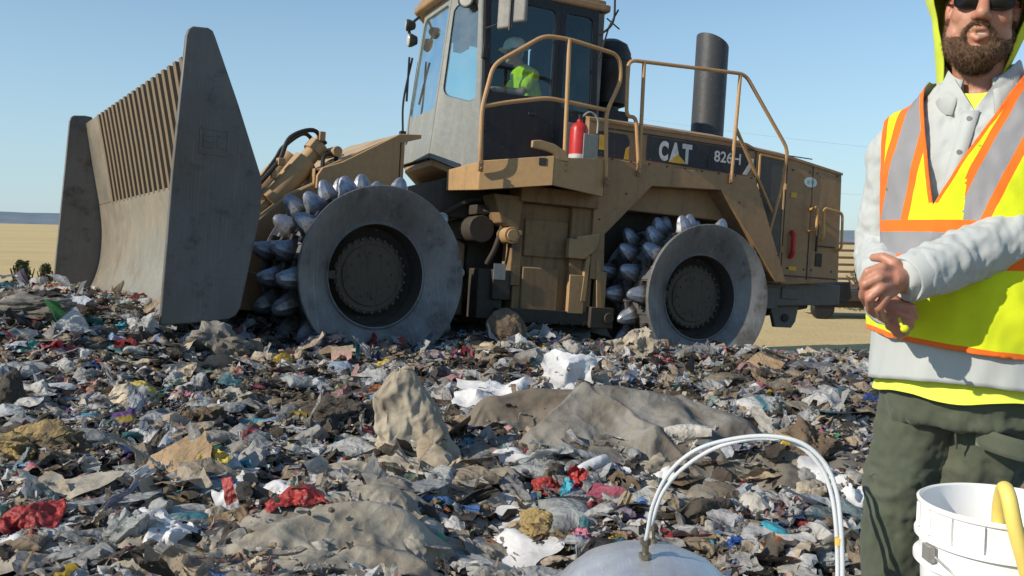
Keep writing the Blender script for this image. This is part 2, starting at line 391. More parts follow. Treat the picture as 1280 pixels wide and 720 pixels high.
b = MB(); b.box((.5,.46,1.02), (.07,.07,.07)); b.box((.12,.46,1.31), (.06,.10,.09)); b.box((-.02,.5,1.02),(.08,.06,.12)); b.box((.56,.44,.9), (.05,.05,.08)); b.cyl((-.02,.2,1.18),(-.02,.56,1.18),.05,12)
b.build('fittings', m_tanl, cylo, bevel=.006)
# second cylinder on the other side, steering cylinder
b = MB(); b.lathe([(.001,-.02),(.105,0),(.105,.10),(.082,.105),(.082,.2),(.118,.21),(.118,.68),(.135,.69),(.135,.76),(.05,.77),(.05,1.0)], (.1,-.38,1.2), d, 20)
b.build('lift_cylinder', m_tanl, comp, MF)
# ---- front frame
b = MB()
b.prism([(.85,-.35),(.85,.35),(.45,.72),(.2,.86),(-.66,.9),(-1.0,.6),(-1.5,.4),(-1.5,-.35)], 1, -.56, .56)
b.box((0,0,0), (.5,1.6,.5))
b.box((-.75,.35,1.0),(.12,.12,.6)); b.box((-.75,-.35,1.0),(.12,.12,.6))
b.build('front_frame', m_tan, comp, MF, bevel=.02)
b = MB()   # sloping nose cover with open rear overhang
P = [(.19,.92),(.14,1.0),(-.05,1.075),(-.65,1.43),(-.89,1.455),(-.89,1.415),(-.66,1.34),(-.66,.86),(.19,.80)]
b.prism(P, 1, .56, .60); b.prism([(.19,.98),(.14,1.0),(-.65,1.43),(-.89,1.455),(-.89,1.415),(-.64,1.385),(.12,.95)], 1, -.56, .56)
b.prism(P, 1, -.60, -.56)
b.prism([(.19,.82),(.205,.82),(.205,.99),(.19,.99)], 1, -.56, .56)
b.box((-.70,.50,1.15), (.04,.16,.5))
nose = b.build('nose_cover', m_tanl, comp, MF, bevel=.006)
b = MB(); b.box((-.1,.25,1.13), (.26,.05,.03), Matrix.Rotation(R_(30), 3, 'Y'))
b.build('latch', m_tan, nose, bevel=.005)
# ---- articulation hitch and dark running gear under the cab
b = MB()
b.cyl((-1.95,0,-.3), (-1.95,0,.75), .17, 20); b.box((-1.6,0,.4), (.7,.7,.12)); b.box((-1.6,0,-.25), (.7,.7,.12))
for y in (-.4,.4): b.cyl((-1.2,y,.1), (-2.4,y*1.2,.15), .07, 14)
b.tube(smooth_path([(-1.1,.5,.6),(-1.5,.7,.85),(-2.0,.75,.7),(-2.3,.6,.4)]), .03, 8)
b.tube(smooth_path([(-1.1,.4,.5),(-1.5,.6,.7),(-2.0,.62,.5),(-2.3,.6,.3)]), .03, 8)
b.build('hitch', m_dark, comp, MF, bevel=.01)

# ---- rear frame: side plates, belly boxes
b = MB()
b.prism([(2.1,-.45),(2.3,.2),(2.2,.9),(-1.5,.95),(-2.4,.3),(-2.4,-.05),(-1.6,-.2),(.9,-.4)], 1, -.85, .62)
b.box((0,0,0), (.55,1.5,.55)); b.box((2.15,0,.86), (.95,1.35,.40)); b.box((1.9,-.3,1.0),(.6,.9,.2))
rf = b.build('rear_frame', m_dark, comp, MR, bevel=.02)
b = MB()   # arch plate over the near rear wheel
arch = [(1.02,1.40),(.2,1.385),(-.93,1.415),(-1.02,1.27),(-1.50,.24),(-1.36,.235),(-.90,.76),(-.48,1.215),(.43,1.165),(.98,.60),(.96,.12),(1.13,.12),(1.13,1.24)]
b.prism(arch, 1, 1.16, 1.20)
b.prism([(1.02,1.40),(.2,1.385),(-.93,1.415),(-1.0,1.415),(-1.0,1.37),(-.92,1.37),(1.02,1.355)], 1, .96, 1.157)
b.prism([(.98,.60),(.43,1.165),(-.48,1.215),(-.90,.76),(-1.36,.235),(-1.36,.275),(-.90,.80),(-.48,1.255),(.43,1.205),(1.02,.60)], 1, .70, 1.157)
b.build('rear_fender', m_tan, comp, MR, bevel=.006)
b = MB(); b.prism([(x, z) for x, z in arch[:6]]+[(-1.3,.24),(-.3,1.2),(.4,1.17),(.98,.6),(1.02,1.4)], 1, -1.2, -1.16); b.box((0,-1.05,1.39), (2.0,.22,.03))
b.build('rear_fender', m_tan, comp, MR)
b = MB()   # tank and access panels below the platform
b.box((1.52,.98,.30), (.88,.20,1.10)); b.prism([(1.08,-.3),(1.30,-.3),(1.36,.2),(1.36,.88),(1.08,1.0)], 1, 1.0, 1.16)
b.prism([(2.18,.62),(2.28,.9),(1.95,.9),(1.98,.55)], 1, .9, 1.2)
b.box((1.55,1.10,.93), (.9,.3,.16))
b.box((1.66,1.09,-.02), (.42,.05,.44)); b.box((1.62,1.1,.50), (.5,.03,.38)); b.box((1.95,1.0,.25), (.12,.22,.5))
tank = b.build('side_tank', m_grimy, comp, MR, bevel=.012)
b = MB(); b.prism([(1.33,.52),(1.42,.52),(1.42,.32),(1.22,.32),(1.08,.44),(1.06,.60),(1.33,.545)], 1, 1.17, 1.24)
b.prism([(1.14,.36),(1.19,.36),(1.23,-.12),(1.17,-.12)], 1, 1.17, 1.215); b.prism([(1.02,.32),(1.07,.32),(1.03,-.2),(.96,-.2)], 1, 1.17, 1.215)
b.box((1.28,1.18,-.05), (.18,.06,.4)); b.box((.98,1.16,0.0),(.1,.1,.4))
b.build('step_bracket', m_tanl, tank, bevel=.006)
b = MB(); b.cyl((2.06,1.02,.50), (2.06,1.22,.50), .085, 24); b.cyl((2.06,1.22,.50), (2.06,1.24,.50), .06, 24); b.box((2.0,1.2,.53),(.1,.04,.05))
b.build('filler_cap', m_tanl, tank, bevel=.006)
b = MB(); b.box((1.5,1.05,-.30), (1.3,.30,.14)); b.box((.98,1.1,-.28), (.28,.3,.22)); b.cyl((.92,1.28,-.28), (.92,1.30,-.28), .06, 14)
for k in range(6): b.cyl((1.05+k*.13,1.2,-.36), (1.05+k*.13,1.22,-.36), .022, 8)
b.box((2.2,.95,-.1), (.28,.25,.5)); b.box((2.1,1.08,.0), (.2,.1,.3))
b.cyl((2.3,.7,.55),(2.3,1.0,.55),.14,16); b.box((2.15,.8,.75),(.4,.3,.1)); b.tube(smooth_path([(2.3,.9,.75),(2.1,1.05,.7),(2.15,1.05,.4),(2.2,.95,.2)]),.03,8)
b.build('skid_rail', m_dark, rf, bevel=.01)
b = MB(); b.box((2.14,1.145,.13), (.13,.006,.16)); b.build('label_plate', plain('grey_label', (.3,.3,.29), .6), rf)
# ---- engine enclosure
b = MB()
def slab(x0, x1, z0, z1, y=.95, t=.03):
    b.prism([(x0, z0), (x1, z0), (x1, z1), (x0, z1)], 1, y-t, y)
HT = [(1.12,1.90),(.68,1.90),(-.61,1.905),(-1.0,1.885),(-1.14,1.84),(-1.62,1.815),(-2.50,1.70)]
b.prism([(x, z-.06) for x, z in HT]+[(-2.55,.30),(-1.75,.22),(-1.30,.24),(-1.02,.9),(1.12,.9)], 1, -.95, .95)
hood = b.build('engine_enclosure', m_tan, comp, MR, bevel=.015)
b = MB(); HT2 = HT[:6]
pts = []
for (x, z) in HT:
    pts.append((x, z))
for s_ in range(len(HT)-1):
    (xa, za), (xb, zb) = HT[s_], HT[s_+1]
    for ya, yb, da, db in ((-.965,-.80,-.055,0),(-.80,.80,0,0),(.80,.965,0,-.055)):
        b.hexa([Vector((xa,ya,za+da-.03)),Vector((xb,ya,zb+da-.03)),Vector((xb,yb,zb+db-.03)),Vector((xa,yb,za+db-.03)),
                Vector((xa,ya,za+da)),Vector((xb,ya,zb+da)),Vector((xb,yb,zb+db)),Vector((xa,yb,za+db))])
b.build('hood_top', m_tan, hood)
b = MB(); b.box((-1.145,.955,1.04), (.012,.012,1.5)); b.box((-1.62,.955,1.02), (.014,.014,1.58)); b.box((-2.03,.954,1.0), (.008,.01,1.4)); b.box((-1.10,.957,1.15),(.012,.012,.5)); b.box((.48,.957,1.62),(.012,.012,.5)); b.box((-.55,.956,1.76), (2.9,.008,.012))
b.box((-2.05,.957,.33),(.9,.01,.014))
b.build('panel_seam', m_black, hood)
b = MB(); b.prism([(-1.22,1.70),(-1.57,1.68),(-1.57,.34),(-1.40,.34),(-1.33,.62),(-1.22,.98)], 1, .953, .965)
b.build('mesh_door', paint('dark_mesh', (.085,.08,.072), dirt=(.16,.13,.09), amt=.5, scale=10), hood, bevel=.003)
b = MB(); 
for (x0,z0,x1,z1) in ((-1.20,1.72,-1.59,1.70),(-1.59,1.70,-1.59,.30),(-1.20,1.72,-1.20,1.0)): b.cyl((x0,.962,z0),(x1,.962,z1),.016,6)
b.cyl((-1.22,.955,1.08),(-1.22,.975,1.08),.05,14); b.cyl((-1.60,.97,1.35),(-1.60,.97,1.42),.018,8); b.cyl((-1.60,.97,.6),(-1.60,.97,.67),.018,8)
b.build('door_frame', m_tanl, hood)
b = MB(); b.prism([(.37,1.475),(-.99,1.455),(-1.06,1.60),(-1.03,1.745),(.37,1.745)], 1, .953, .960)
b.prism([(1.02,1.45),(.60,1.45),(.60,1.66),(.64,1.72),(1.02,1.72)], 1, .953, .960)
dec = b.build('decal_panel', m_decal, hood)
b = MB(); b.prism([(-.96,1.462),(-1.02,1.462),(-1.11,1.60),(-1.11,1.66),(-1.085,1.66)], 1, .9605, .9625); b.build('white_chevron', m_letter, dec)
b = MB(); b.prism([(.085,1.486),(-.165,1.486),(-.04,1.585)], 1, .966, .969); b.build('yellow_triangle', m_yel, dec); b = MB(); b.prism([(.98,1.52),(.90,1.52),(.90,1.68),(.98,1.68)], 1, .9605, .963); b.build('yellow_plate', m_yel, dec); b = MB()
b.prism([(.66,1.45),(.60,1.45),(.60,1.60),(.64,1.57)], 1, .9605, .963)
b.build('yellow_mark', m_yel, dec)
b = MB(); b.box((-.46,.962,1.61), (.008,.004,.25)); b.build('panel_seam', m_black, dec)
def lettering(txt, mx, w, h, mat, parent, name='lettering', bold=.0, ext=.001):
    cu = bpy.data.curves.new('t', 'FONT'); cu.body = txt; cu.size = 1; cu.extrude = 0; cu.offset = bold; cu.resolution_u = 6
    o = bpy.data.objects.new('t', cu); COL.objects.link(o); me = evalmesh(o, name); bpy.data.objects.remove(o)
    n = len(me.vertices); c = np.zeros(n*3); me.vertices.foreach_get('co', c); c = c.reshape(-1,3)
    lo, hi = c.min(0), c.max(0); c[:,0] = (c[:,0]-lo[0])/(hi[0]-lo[0])*w; c[:,1] = (c[:,1]-lo[1])/(hi[1]-lo[1])*h; c[:,2] = 0
    me.vertices.foreach_set('co', c.ravel()); me.materials.clear(); me.materials.append(mat)
    q = link(name, me, parent); place(q, mx); return q
def side_tx(MX, x, y, z):   # text reading towards -x on the left flank
    m = Matrix(((-1,0,0,x),(0,0,1,y),(0,1,0,z),(0,0,0,1))); return MX @ m
lettering('C', side_tx(MR, .215,.964,1.492), .125, .222, m_letter, dec, bold=.055)
lettering('A', side_tx(MR, .075,.964,1.492), .155, .222, m_letter, dec, bold=.055)
lettering('T', side_tx(MR, -.095,.964,1.492), .135, .222, m_letter, dec, bold=.055)
lettering('826H', side_tx(MR, -.54,.964,1.565), .38, .13, m_letter, dec, 'model_number', bold=.02)
b = MB(); b.lathe([(.001,.004),(.10,.004),(.10,0)], (-2.0,.953,1.48), (0,1,0), 24)
o = b.build('oval_sticker', m_sticker, hood); 
for v in o.data.vertices: v.co.z = 1.48+(v.co.z-1.48)*.62
lettering('KTI', side_tx(MR, -1.95,.9585,1.455), .10, .045, plain('sticker_ink', (.12,.2,.25), .6), hood, 'sticker_lettering')
b = MB(); b.tube(rounded([(-1.75,.96,.55),(-1.75,1.0,.60),(-1.75,1.0,.82),(-1.75,.96,.86)], .03), .03, 8); b.build('tail_lamp', m_red, hood)
b = MB()
b.tube(rounded([(-2.02,.95,1.15),(-2.02,1.08,1.18),(-2.02,1.08,.90),(-2.02,.95,.88)], .04), .017, 8)
b.tube(rounded([(-2.16,.95,.78),(-2.16,1.06,.80),(-2.14,1.06,1.18),(-2.45,1.05,1.14),(-2.48,1.04,.70),(-2.46,.93,.68)], .06), .017, 8)
b.build('grab_handle', paint('bright_handle', (.6,.33,.10), amt=.2), hood)
b = MB(); b.box((-2.2,.957,.55), (.10,.01,.16)); b.build('latch', m_dark, hood)
b = MB(); b.box((-2.15,.962,.82), (.02,.02,.34)); b.box((-2.3,.962,.72),(.28,.012,.014)); b.build('latch_rod', m_dark, hood)
b = MB()
for x in np.linspace(.95,-.9,9): b.cyl((x,1.198,1.395),(x,1.208,1.395),.011,6)
for (x,z) in ((-1.05,1.2),(-1.2,.9),(-1.35,.55),(1.08,1.0),(1.06,.75),(1.05,.3),(.75,1.05),(-.75,1.1)): b.cyl((x,1.198,z),(x,1.208,z),.011,6)
for x in (-1.72,-1.98,-2.1,-2.42):
    for z in (1.6,.42): b.cyl((x,.948,z),(x,.958,z),.012,6)
b.build('bolts', m_dark, hood)
for (x,z,w_,h_) in ((-1.75,1.30,.09,.06),(1.2,1.45,.07,.05),(-1.80,.42,.12,.05)):
    b = MB(); b.box((x,.956,z),(w_,.006,h_)); b.build('warning_sticker', m_sticker if x > 0 else m_yel, hood)
# ---- exhaust stack and air intake
b = MB(); n = 28; vs = []
for zz, cut in ((1.86,0),(3.29,.17)):
    for k in range(n):
        th = 2*pi*k/n; vs.append((-1.13+.205*cos(th), .205*sin(th), zz-cut*(1-cos(th))*.5+ (.03 if cut else 0)))
vs += [(-1.13+(v[0]+1.13)*.9, v[1]*.9, v[2]-.003) for v in vs[n:]]; vs += [(v[0], v[1], 2.0) for v in vs[2*n:3*n]]
b.add(vs, [(i*n+k, i*n+(k+1) % n, (i+1)*n+(k+1) % n, (i+1)*n+k) for i in range(3) for k in range(n)])
b.build('exhaust_stack', paint('dark_stack', (.045,.048,.055), dirt=(.09,.08,.07), amt=.3, rough=.5, dustamt=.1), comp, MR)
b = MB(); b.lathe([(.001,1.06),(.10,1.05),(.19,1.0),(.235,.90),(.235,.62),(.21,.58),(.21,.30),(.13,.27),(.12,0)], (.52,.3,1.86), (0,0,1), 28)
b.lathe([(.24,.86),(.247,.85),(.247,.80),(.24,.79)], (.52,.3,1.86), (0,0,1), 28)
b.box((.52,.3,1.97), (.34,.40,.20)); b.build('air_precleaner', m_black, comp, MR)

# ---- cab
cab = MB(); 
XB = .96
def dq(parent, name, quad, win, rad, mats, gm, thick=.03, seal=True):
    """facet with a rounded window: quad = p00,p10,p11,p01 in the rear frame"""
    q = [Vector(p) for p in quad]
    def uv(u, v): return (q[0]*(1-u)+q[1]*u)*(1-v)+(q[3]*(1-u)+q[2]*u)*v
    nrm = (q[1]-q[0]).cross(q[3]-q[0]).normalized()
    W = ((q[1]-q[0]).length+(q[2]-q[3]).length)/2; H = (q[3]-q[0]).length
    u0, v0, u1, v1 = win; ru, rv = rad/W, rad/H; loop = []
    for cu, cv, a0 in ((u1-ru, v1-rv, 0), (u0+ru, v1-rv, 90), (u0+ru, v0+rv, 180), (u1-ru, v0+rv, 270)):
        for j in range(6):
            a = R_(a0+j*18); loop.append((cu+ru*cos(a), cv+rv*sin(a)))
    n = len(loop); out = []
    cu, cv = (u0+u1)/2, (v0+v1)/2
    for i, (u, v) in enumerate(loop):
        k = i//6; j = i % 6
        cor = [(1,1),(0,1),(0,0),(1,0)][k]
        if j in (2, 3): out.append(cor)
        elif k == 0: out.append((1, v) if j < 2 else (u, 1))
        elif k == 1: out.append((u, 1) if j < 2 else (0, v))
        elif k == 2: out.append((0, v) if j < 2 else (u, 0))
        else: out.append((u, 0) if j < 2 else (1, v))
    b = MB(); vs = [uv(*p) for p in out]+[uv(*p) for p in loop]; vs2 = [v-nrm*thick for v in vs]
    vs = vs+vs2; fs = []
    for i in range(n):
        j = (i+1) % n; fs += [(i, j, n+j, n+i), (2*n+i, 3*n+i, 3*n+j, 2*n+j), (n+i, n+j, 3*n+j, 3*n+i), (i, 2*n+i, 2*n+j, j)]
    b.add(vs, fs); o = b.build(name, mats, parent); 
    g = MB(); g.add([uv(*p)-nrm*thick*.5 for p in loop], [tuple(range(n))]); go = g.build('window', gm, parent)
    if seal:
        s_ = MB(); s_.tube([uv(*p)+nrm*.002 for p in loop], .014, 6, closed=True); s_.build('window_seal', m_rubber, parent)
    return o
cabo = MB()
Z0, ZT = 1.07, 3.02
# floor, sill and lower structure are the cab's own mesh
C1b, C1t = (2.28,.85), (2.37,.85); Mb, Mt = (2.70,.45), (2.53,.42)
base = [(XB,.85),(2.27,.85),(2.68,.44),(2.68,-.44),(2.27,-.85),(XB,-.85)]
vs = [(x, y, 1.06 if i in (0,1,4,5) else 1.27) for i, (x, y) in enumerate(base)]+[(x, y, (1.0 if i in (0,1,4,5) else 1.20)) for i, (x, y) in enumerate(base)]
cabo.add(vs, [(0,1,4,5),(1,2,3,4),(6,11,10,7),(7,10,9,8)]+[(i, (i+1) % 6, 6+(i+1) % 6, 6+i) for i in range(6)])
cab = cabo.build('cab', m_tanl, comp, MR, bevel=.006)
ident = Matrix.Identity(4)
def cp(b_, t_, z): # interpolate plan position with height
    k = (z-1.2)/1.8; return (b_[0]+(t_[0]-b_[0])*k, b_[1]+(t_[1]-b_[1])*k, z)
for s_ in (1, -1):
    f = lambda p: (p[0], p[1]*s_, p[2])
    q = [f(cp(C1b, C1t, 1.07)), f(cp(Mb, Mt, 1.28)), f(cp(Mb, Mt, ZT)), f(cp(C1b, C1t, ZT))]
    if s_ > 0: dq(cab, 'corner_panel', q, (.15,.385,.93,.93), .10, m_cabgrey, m_glass)
    else: dq(cab, 'corner_panel', [q[1], q[0], q[3], q[2]], (.07,.385,.85,.93), .10, m_cabgrey, m_glass)
qf = [cp(Mb, Mt, 1.28), (Mb[0], -Mb[1], 1.28), (Mt[0], -Mt[1], ZT), cp(Mb, Mt, ZT)]
dq(cab, 'front_panel', qf, (.05,.30,.95,.95), .08, m_cabgrey, m_glass)
# near side: door leaf and rear quarter
qd = [(1.50,.855,1.10),(2.27,.855,1.07),(2.37,.855,ZT),(1.50,.855,ZT)]
dq(cab, 'door', qd, (.06,.46,.93,.95), .06, m_door, m_glass2)
qr = [(XB,.85,1.10),(1.495,.85,1.10),(1.495,.85,ZT),(XB+.08,.85,ZT)]
dq(cab, 'rear_quarter_panel', qr, (.15,.42,.86,.95), .05, m_door, m_glass2)
# far side and back
dq(cab, 'far_side_panel', [(2.27,-.85,1.07),(XB,-.85,1.1),(XB+.08,-.85,ZT),(2.37,-.85,ZT)], (.08,.45,.50,.93), .06, m_door, m_glass2)
b = MB(); b.box((XB+.03,.62,2.0),(.05,.46,1.9)); b.box((XB+.03,-.62,2.0),(.05,.46,1.9)); b.box((XB+.03,0,1.45),(.05,.8,.8)); b.box((XB+.03,0,2.9),(.05,.8,.2))
b.build('back_wall', m_door, cab)
g = MB(); g.add([(XB+.03,-.4,1.85),(XB+.03,.4,1.85),(XB+.03,.4,2.8),(XB+.03,-.4,2.8)], [(0,1,2,3)]); g.build('window', m_glass2, cab)
b = MB(); rp = [(XB-.06,.90),(2.40,.90),(2.66,.52),(2.66,-.52),(2.40,-.90),(XB-.06,-.90)]
b.prism(rp, 2, 3.02, 3.10); rp2 = [(x*.97+.05, y*.93) for x, y in rp]; b.prism(rp2, 2, 3.10, 3.16)
b.build('roof', m_tan, cab, bevel=.02)
b = MB(); b.prism([(XB,.84),(2.36,.84),(2.5,.42),(2.5,-.42),(2.36,-.84),(XB,-.84)], 2, 2.96, 3.018); b.build('headliner', m_black, cab)
# corner posts
b = MB(); b.tube([cp(Mb, Mt, 1.27), cp(Mb, Mt, 3.0)], .026, 8); b.tube([(2.69,-.45,1.27),(2.53,-.42,3.0)], .026, 8)
b.build('post', m_cabgrey, cab)
b = MB(); b.box((2.32,.85,2.0), (.07,.05,1.95), Matrix.Rotation(R_(2.6), 3, 'Y')); b.box((1.50,.86,2.05),(.07,.03,1.9)); b.box((1.0,.86,2.05),(.08,.03,1.9)); b.build('post', m_cab, cab, bevel=.008)
b = MB()
for z in (1.25,1.62,2.35): b.box((2.29+.04*(z-1),.885,z), (.05,.05,.12))
b.build('hinge', m_black, cab, bevel=.004)
b = MB(); b.box((1.76,.872,1.80),(.16,.02,.07)); b.box((1.76,.885,1.80),(.10,.02,.03)); b.build('door_handle', m_black, cab, bevel=.004)
b = MB(); b.tube(smooth_path([(2.76,-.35,1.62),(2.76,-.4,2.0),(2.68,-.42,2.5)]), .012, 6); b.box((2.72,-.41,2.25), (.02,.02,.5)); b.box((2.76,-.36,1.60),(.06,.07,.10)); b.build('wiper', m_rubber, cab)
# inside
b = MB(); b.box((1.45,.12,1.38), (.5,.5,.5)); b.box((1.45,.12,1.70), (.52,.52,.14)); b.box((1.22,.12,2.05), (.14,.50,.70), Matrix.Rotation(R_(-6), 3, 'Y'))
b.build('seat', plain('black_vinyl', (.02,.02,.022), .5), cab, bevel=.03)
b = MB(); b.tube([(2.25,.12,1.1),(2.06,.12,2.02)], .04, 10); b.tube([Vector((2.05,.12,2.06))+Vector((.10*cos(t)*.9, .18*sin(t), .16*cos(t)*-.35)) for t in np.linspace(0, 2*pi, 24, endpoint=False)], .014, 6, closed=True); b.box((2.35,0,1.55),(.2,.5,.35)); b.box((1.55,-.40,1.62),(.5,.14,.3)); b.box((2.2,-.55,1.9),(.12,.18,.3)); b.box((2.30,.1,2.6),(.1,.25,.12))
b.build('console', m_black, cab, bevel=.012)
# lamps, mirrors, antenna
def lamp(c, d, r=.085):
    b = MB(); b.lathe([(.001,-.10),(r*.6,-.09),(r,-.03),(r*1.06,0),(r*.98,.01)], c, d, 20); o = b.build('work_light', m_black, cab)
    g = MB(); g.lathe([(r*.96,.004),(r*.8,.018),(.001,.026)], c, d, 20); g.build('lens', m_lens, o); return o
lamp((2.52,.74,2.90), (.75,.65,-.1), .085); lamp((2.62,.60,3.0), (.8,.55,-.1), .075)
lamp((2.74,-.50,2.88), (1,-.35,0), .065); lamp((2.70,-.52,2.72), (1,-.12,-.1), .075)
b = MB(); b.tube([(2.6,-.5,3.0),(2.72,-.52,2.88),(2.68,-.52,2.70)], .018, 6); b.tube([(2.4,.8,3.0),(2.5,.78,2.92)], .018, 6); b.build('lamp_bracket', m_black, cab)
b = MB(); b.tube(rounded([(2.34,.88,2.98),(2.30,1.18,3.05),(2.26,1.28,3.0),(2.26,1.28,2.50)], .06), .014, 6)
b.tube(rounded([(2.34,.88,2.60),(2.30,1.10,2.60),(2.29,1.20,2.66)], .06), .012, 6); b.build('mirror_arm', m_black, cab)
mm = paint('dusty_mirror_shell', (.20,.20,.19), dirt=(.33,.3,.26), amt=.6)
for (yy, xx, w, z0) in ((1.20,2.28,.13,2.50),(1.34,2.18,.12,2.55)):
    b = MB(); b.box((xx,yy,z0+.29), (.05,w*1.25,.52), Matrix.Rotation(R_(32), 3, 'Z')); b.build('mirror', mm, cab, bevel=.022, seg=3)
b = MB(); b.tube(smooth_path([(1.02,.86,2.75),(.90,.95,2.9),(.88,.93,3.2)]), .012, 6); b.tube([(1.0,.88,2.5),(.93,.92,2.85),(.84,.95,3.05)], .01, 6); b.tube([(.95,.9,2.95),(.80,.93,2.85)], .008, 6); b.build('antenna', m_rubber, cab)
# ---- platform
b = MB()
b.hexa([Vector(p) for p in ((2.56,1.46,.885),(1.90,1.72,.98),(1.885,1.68,.98),(2.545,1.42,.885),(2.56,1.46,1.165),(1.90,1.72,1.265),(1.885,1.68,1.265),(2.545,1.42,1.165))])
b.hexa([Vector(p) for p in ((2.60,.70,.93),(2.558,1.455,.887),(2.52,1.455,.887),(2.56,.70,.93),(2.60,.70,1.14),(2.558,1.455,1.163),(2.52,1.455,1.163),(2.56,.70,1.14))])
b.hexa([Vector(p) for p in ((1.897,1.715,.982),(1.22,1.52,.95),(1.22,1.48,.95),(1.885,1.675,.982),(1.897,1.715,1.25),(1.22,1.52,1.335),(1.22,1.48,1.335),(1.885,1.675,1.25))])
b.hexa([Vector(p) for p in ((1.215,1.52,.95),(1.13,1.22,1.0),(1.13,1.18,1.0),(1.215,1.48,.95),(1.215,1.52,1.335),(1.13,1.22,1.38),(1.13,1.18,1.38),(1.215,1.48,1.335))])
b.prism([(2.55,.87),(2.55,1.43),(1.88,1.68),(1.22,1.48),(1.14,.87)], 2, 1.05, 1.09)
plat = b.build('platform', m_tanl, comp, MR, bevel=.008)
b = MB(); b.prism([(2.13,1.32),(2.13,1.385),(2.05,1.40),(1.90,1.38),(1.78,1.33),(1.72,1.23),(1.86,1.23),(1.9,1.29),(2.0,1.31)], 1, 1.66, 1.70); b.build('step_bracket', m_tanl, plat, bevel=.006)
b = MB(); b.box((2.0,1.672,1.20), (.07,.035,.07), Matrix.Rotation(R_(-21), 3, 'Z')); b.build('pocket', m_black, plat)
def rail(paths, r=.021):
    b = MB()
    for p in paths: b.tube(rounded(p, .10), r, 10)
    o = b.build('handrail', m_rail, comp, MR); return o
rail([[(2.56,1.50,1.06),(2.62,1.60,1.25),(2.63,1.60,1.64),(2.54,1.60,2.06),(2.03,1.60,2.42),(1.75,1.60,2.43),(1.18,1.60,2.37),(1.13,1.58,2.15),(1.16,1.55,2.02),(1.25,1.53,1.80),(1.20,1.53,1.08)],
      [(2.63,1.60,1.65),(2.4,1.6,1.72),(1.95,1.60,1.83),(1.24,1.53,1.82)],[(1.76,1.61,2.43),(1.74,1.63,1.15)]])
rail([[(.62,1.22,1.29),(.70,1.22,1.87),(.81,1.2,1.86),(.83,1.20,2.46),(-.72,1.20,2.55),(-1.40,1.20,1.78),(-1.44,1.10,1.38),(-1.37,1.0,.80)],[(.62,1.22,1.29),(.63,1.20,2.46)],[(-.60,1.22,1.34),(-.65,1.20,2.53)],[(-.64,1.20,1.92),(-1.38,1.02,1.06)]])
b = MB()
for (x, z, y) in ((2.60,1.10,1.58),(1.74,1.17,1.65),(1.20,1.10,1.55),(.62,1.30,1.215),(-.60,1.35,1.215)):
    b.box((x,y,z), (.05,.03,.10)); b.cyl((x,y+.015,z+.025), (x,y+.03,z+.025), .013, 6); b.cyl((x,y+.015,z-.025), (x,y+.03,z-.025), .013, 6)
b.build('rail_clamp', m_tan, comp, MR, bevel=.004)
b = MB(); b.prism([(1.30,1.20),(1.30,1.45),(1.50,1.45),(1.50,1.20)], 2, 1.10, 1.12); b.box((1.37,1.14,1.42), (.24,.02,.6)); b.prism([(1.30,1.35),(1.30,1.42),(1.24,1.42),(1.24,1.35)], 2, 1.125, 1.14); b.box((1.335,1.405,1.36),(.17,.015,.44)); b.box((1.255,1.33,1.36),(.015,.15,.44)); b.build('extinguisher_bracket', m_cabgrey, comp, MR, bevel=.004)
# rear bumper and drawbar
b = MB()
b.prism([(-1.40,.22),(-1.42,-.06),(-2.70,0.02),(-2.70,.27)], 1, -.8, .84); b.prism([(-1.66,-.05),(-1.72,-.18),(-1.76,-.30),(-2.02,-.30),(-2.08,-.22),(-2.12,-.02)], 1, .70, .76)
b.box((-1.55,.80,.05),(.3,.10,.26)); b.box((-1.88,.845,.12),(.26,.02,.14))
bm_ = b.build('bumper', paint('grey_bumper', (.12,.115,.10), amt=.5, dirt=(.06,.05,.04)), comp, MR, bevel=.012)
b = MB(); b.prism([(-2.7,.10),(-2.7,.25),(-3.15,.33),(-3.2,.12),(-3.1,.05)], 1, -.25, .55); b.build('tow_hitch', m_dark, bm_, bevel=.01)
b = MB(); b.cyl((-1.9,.765,-.18),(-1.9,.78,-.18),.05,14); b.build('tow_eye', m_recess, bm_)

# ================================================================== fire extinguisher on the platform
ex = empty('fire_extinguisher'); place(ex, MR @ Matrix.Translation((1.42,1.30,1.10))); tag(ex, 'red fire extinguisher standing in a grey bracket on the cab platform', 'extinguisher')
b = MB(); b.lathe([(.001,0),(.085,.0),(.092,.02),(.092,.52),(.086,.555),(.06,.59),(.03,.605),(.03,.63)], (0,0,0), (0,0,1), 24); b.build('cylinder', m_red, ex)
b = MB(); b.lathe([(.001,.0),(.0935,.0),(.0935,.20),(.093,.201)], (0,0,.07), (0,0,1), 24); b.build('paper_label', plain('aged_label', (.45,.44,.42), .7), ex)
b = MB(); b.cyl((0,0,.62),(0,0,.68),.022,10); b.box((.04,0,.70),(.13,.02,.015)); b.box((.04,0,.665),(.11,.02,.012)); b.build('valve', m_black, ex)
b = MB(); b.tube(smooth_path([(-.02,0,.66),(-.10,.02,.72),(-.19,.03,.66),(-.20,.02,.50),(-.17,.03,.36)]), .012, 6); b.build('hose', plain('pale_hose', (.3,.32,.28), .6), ex)
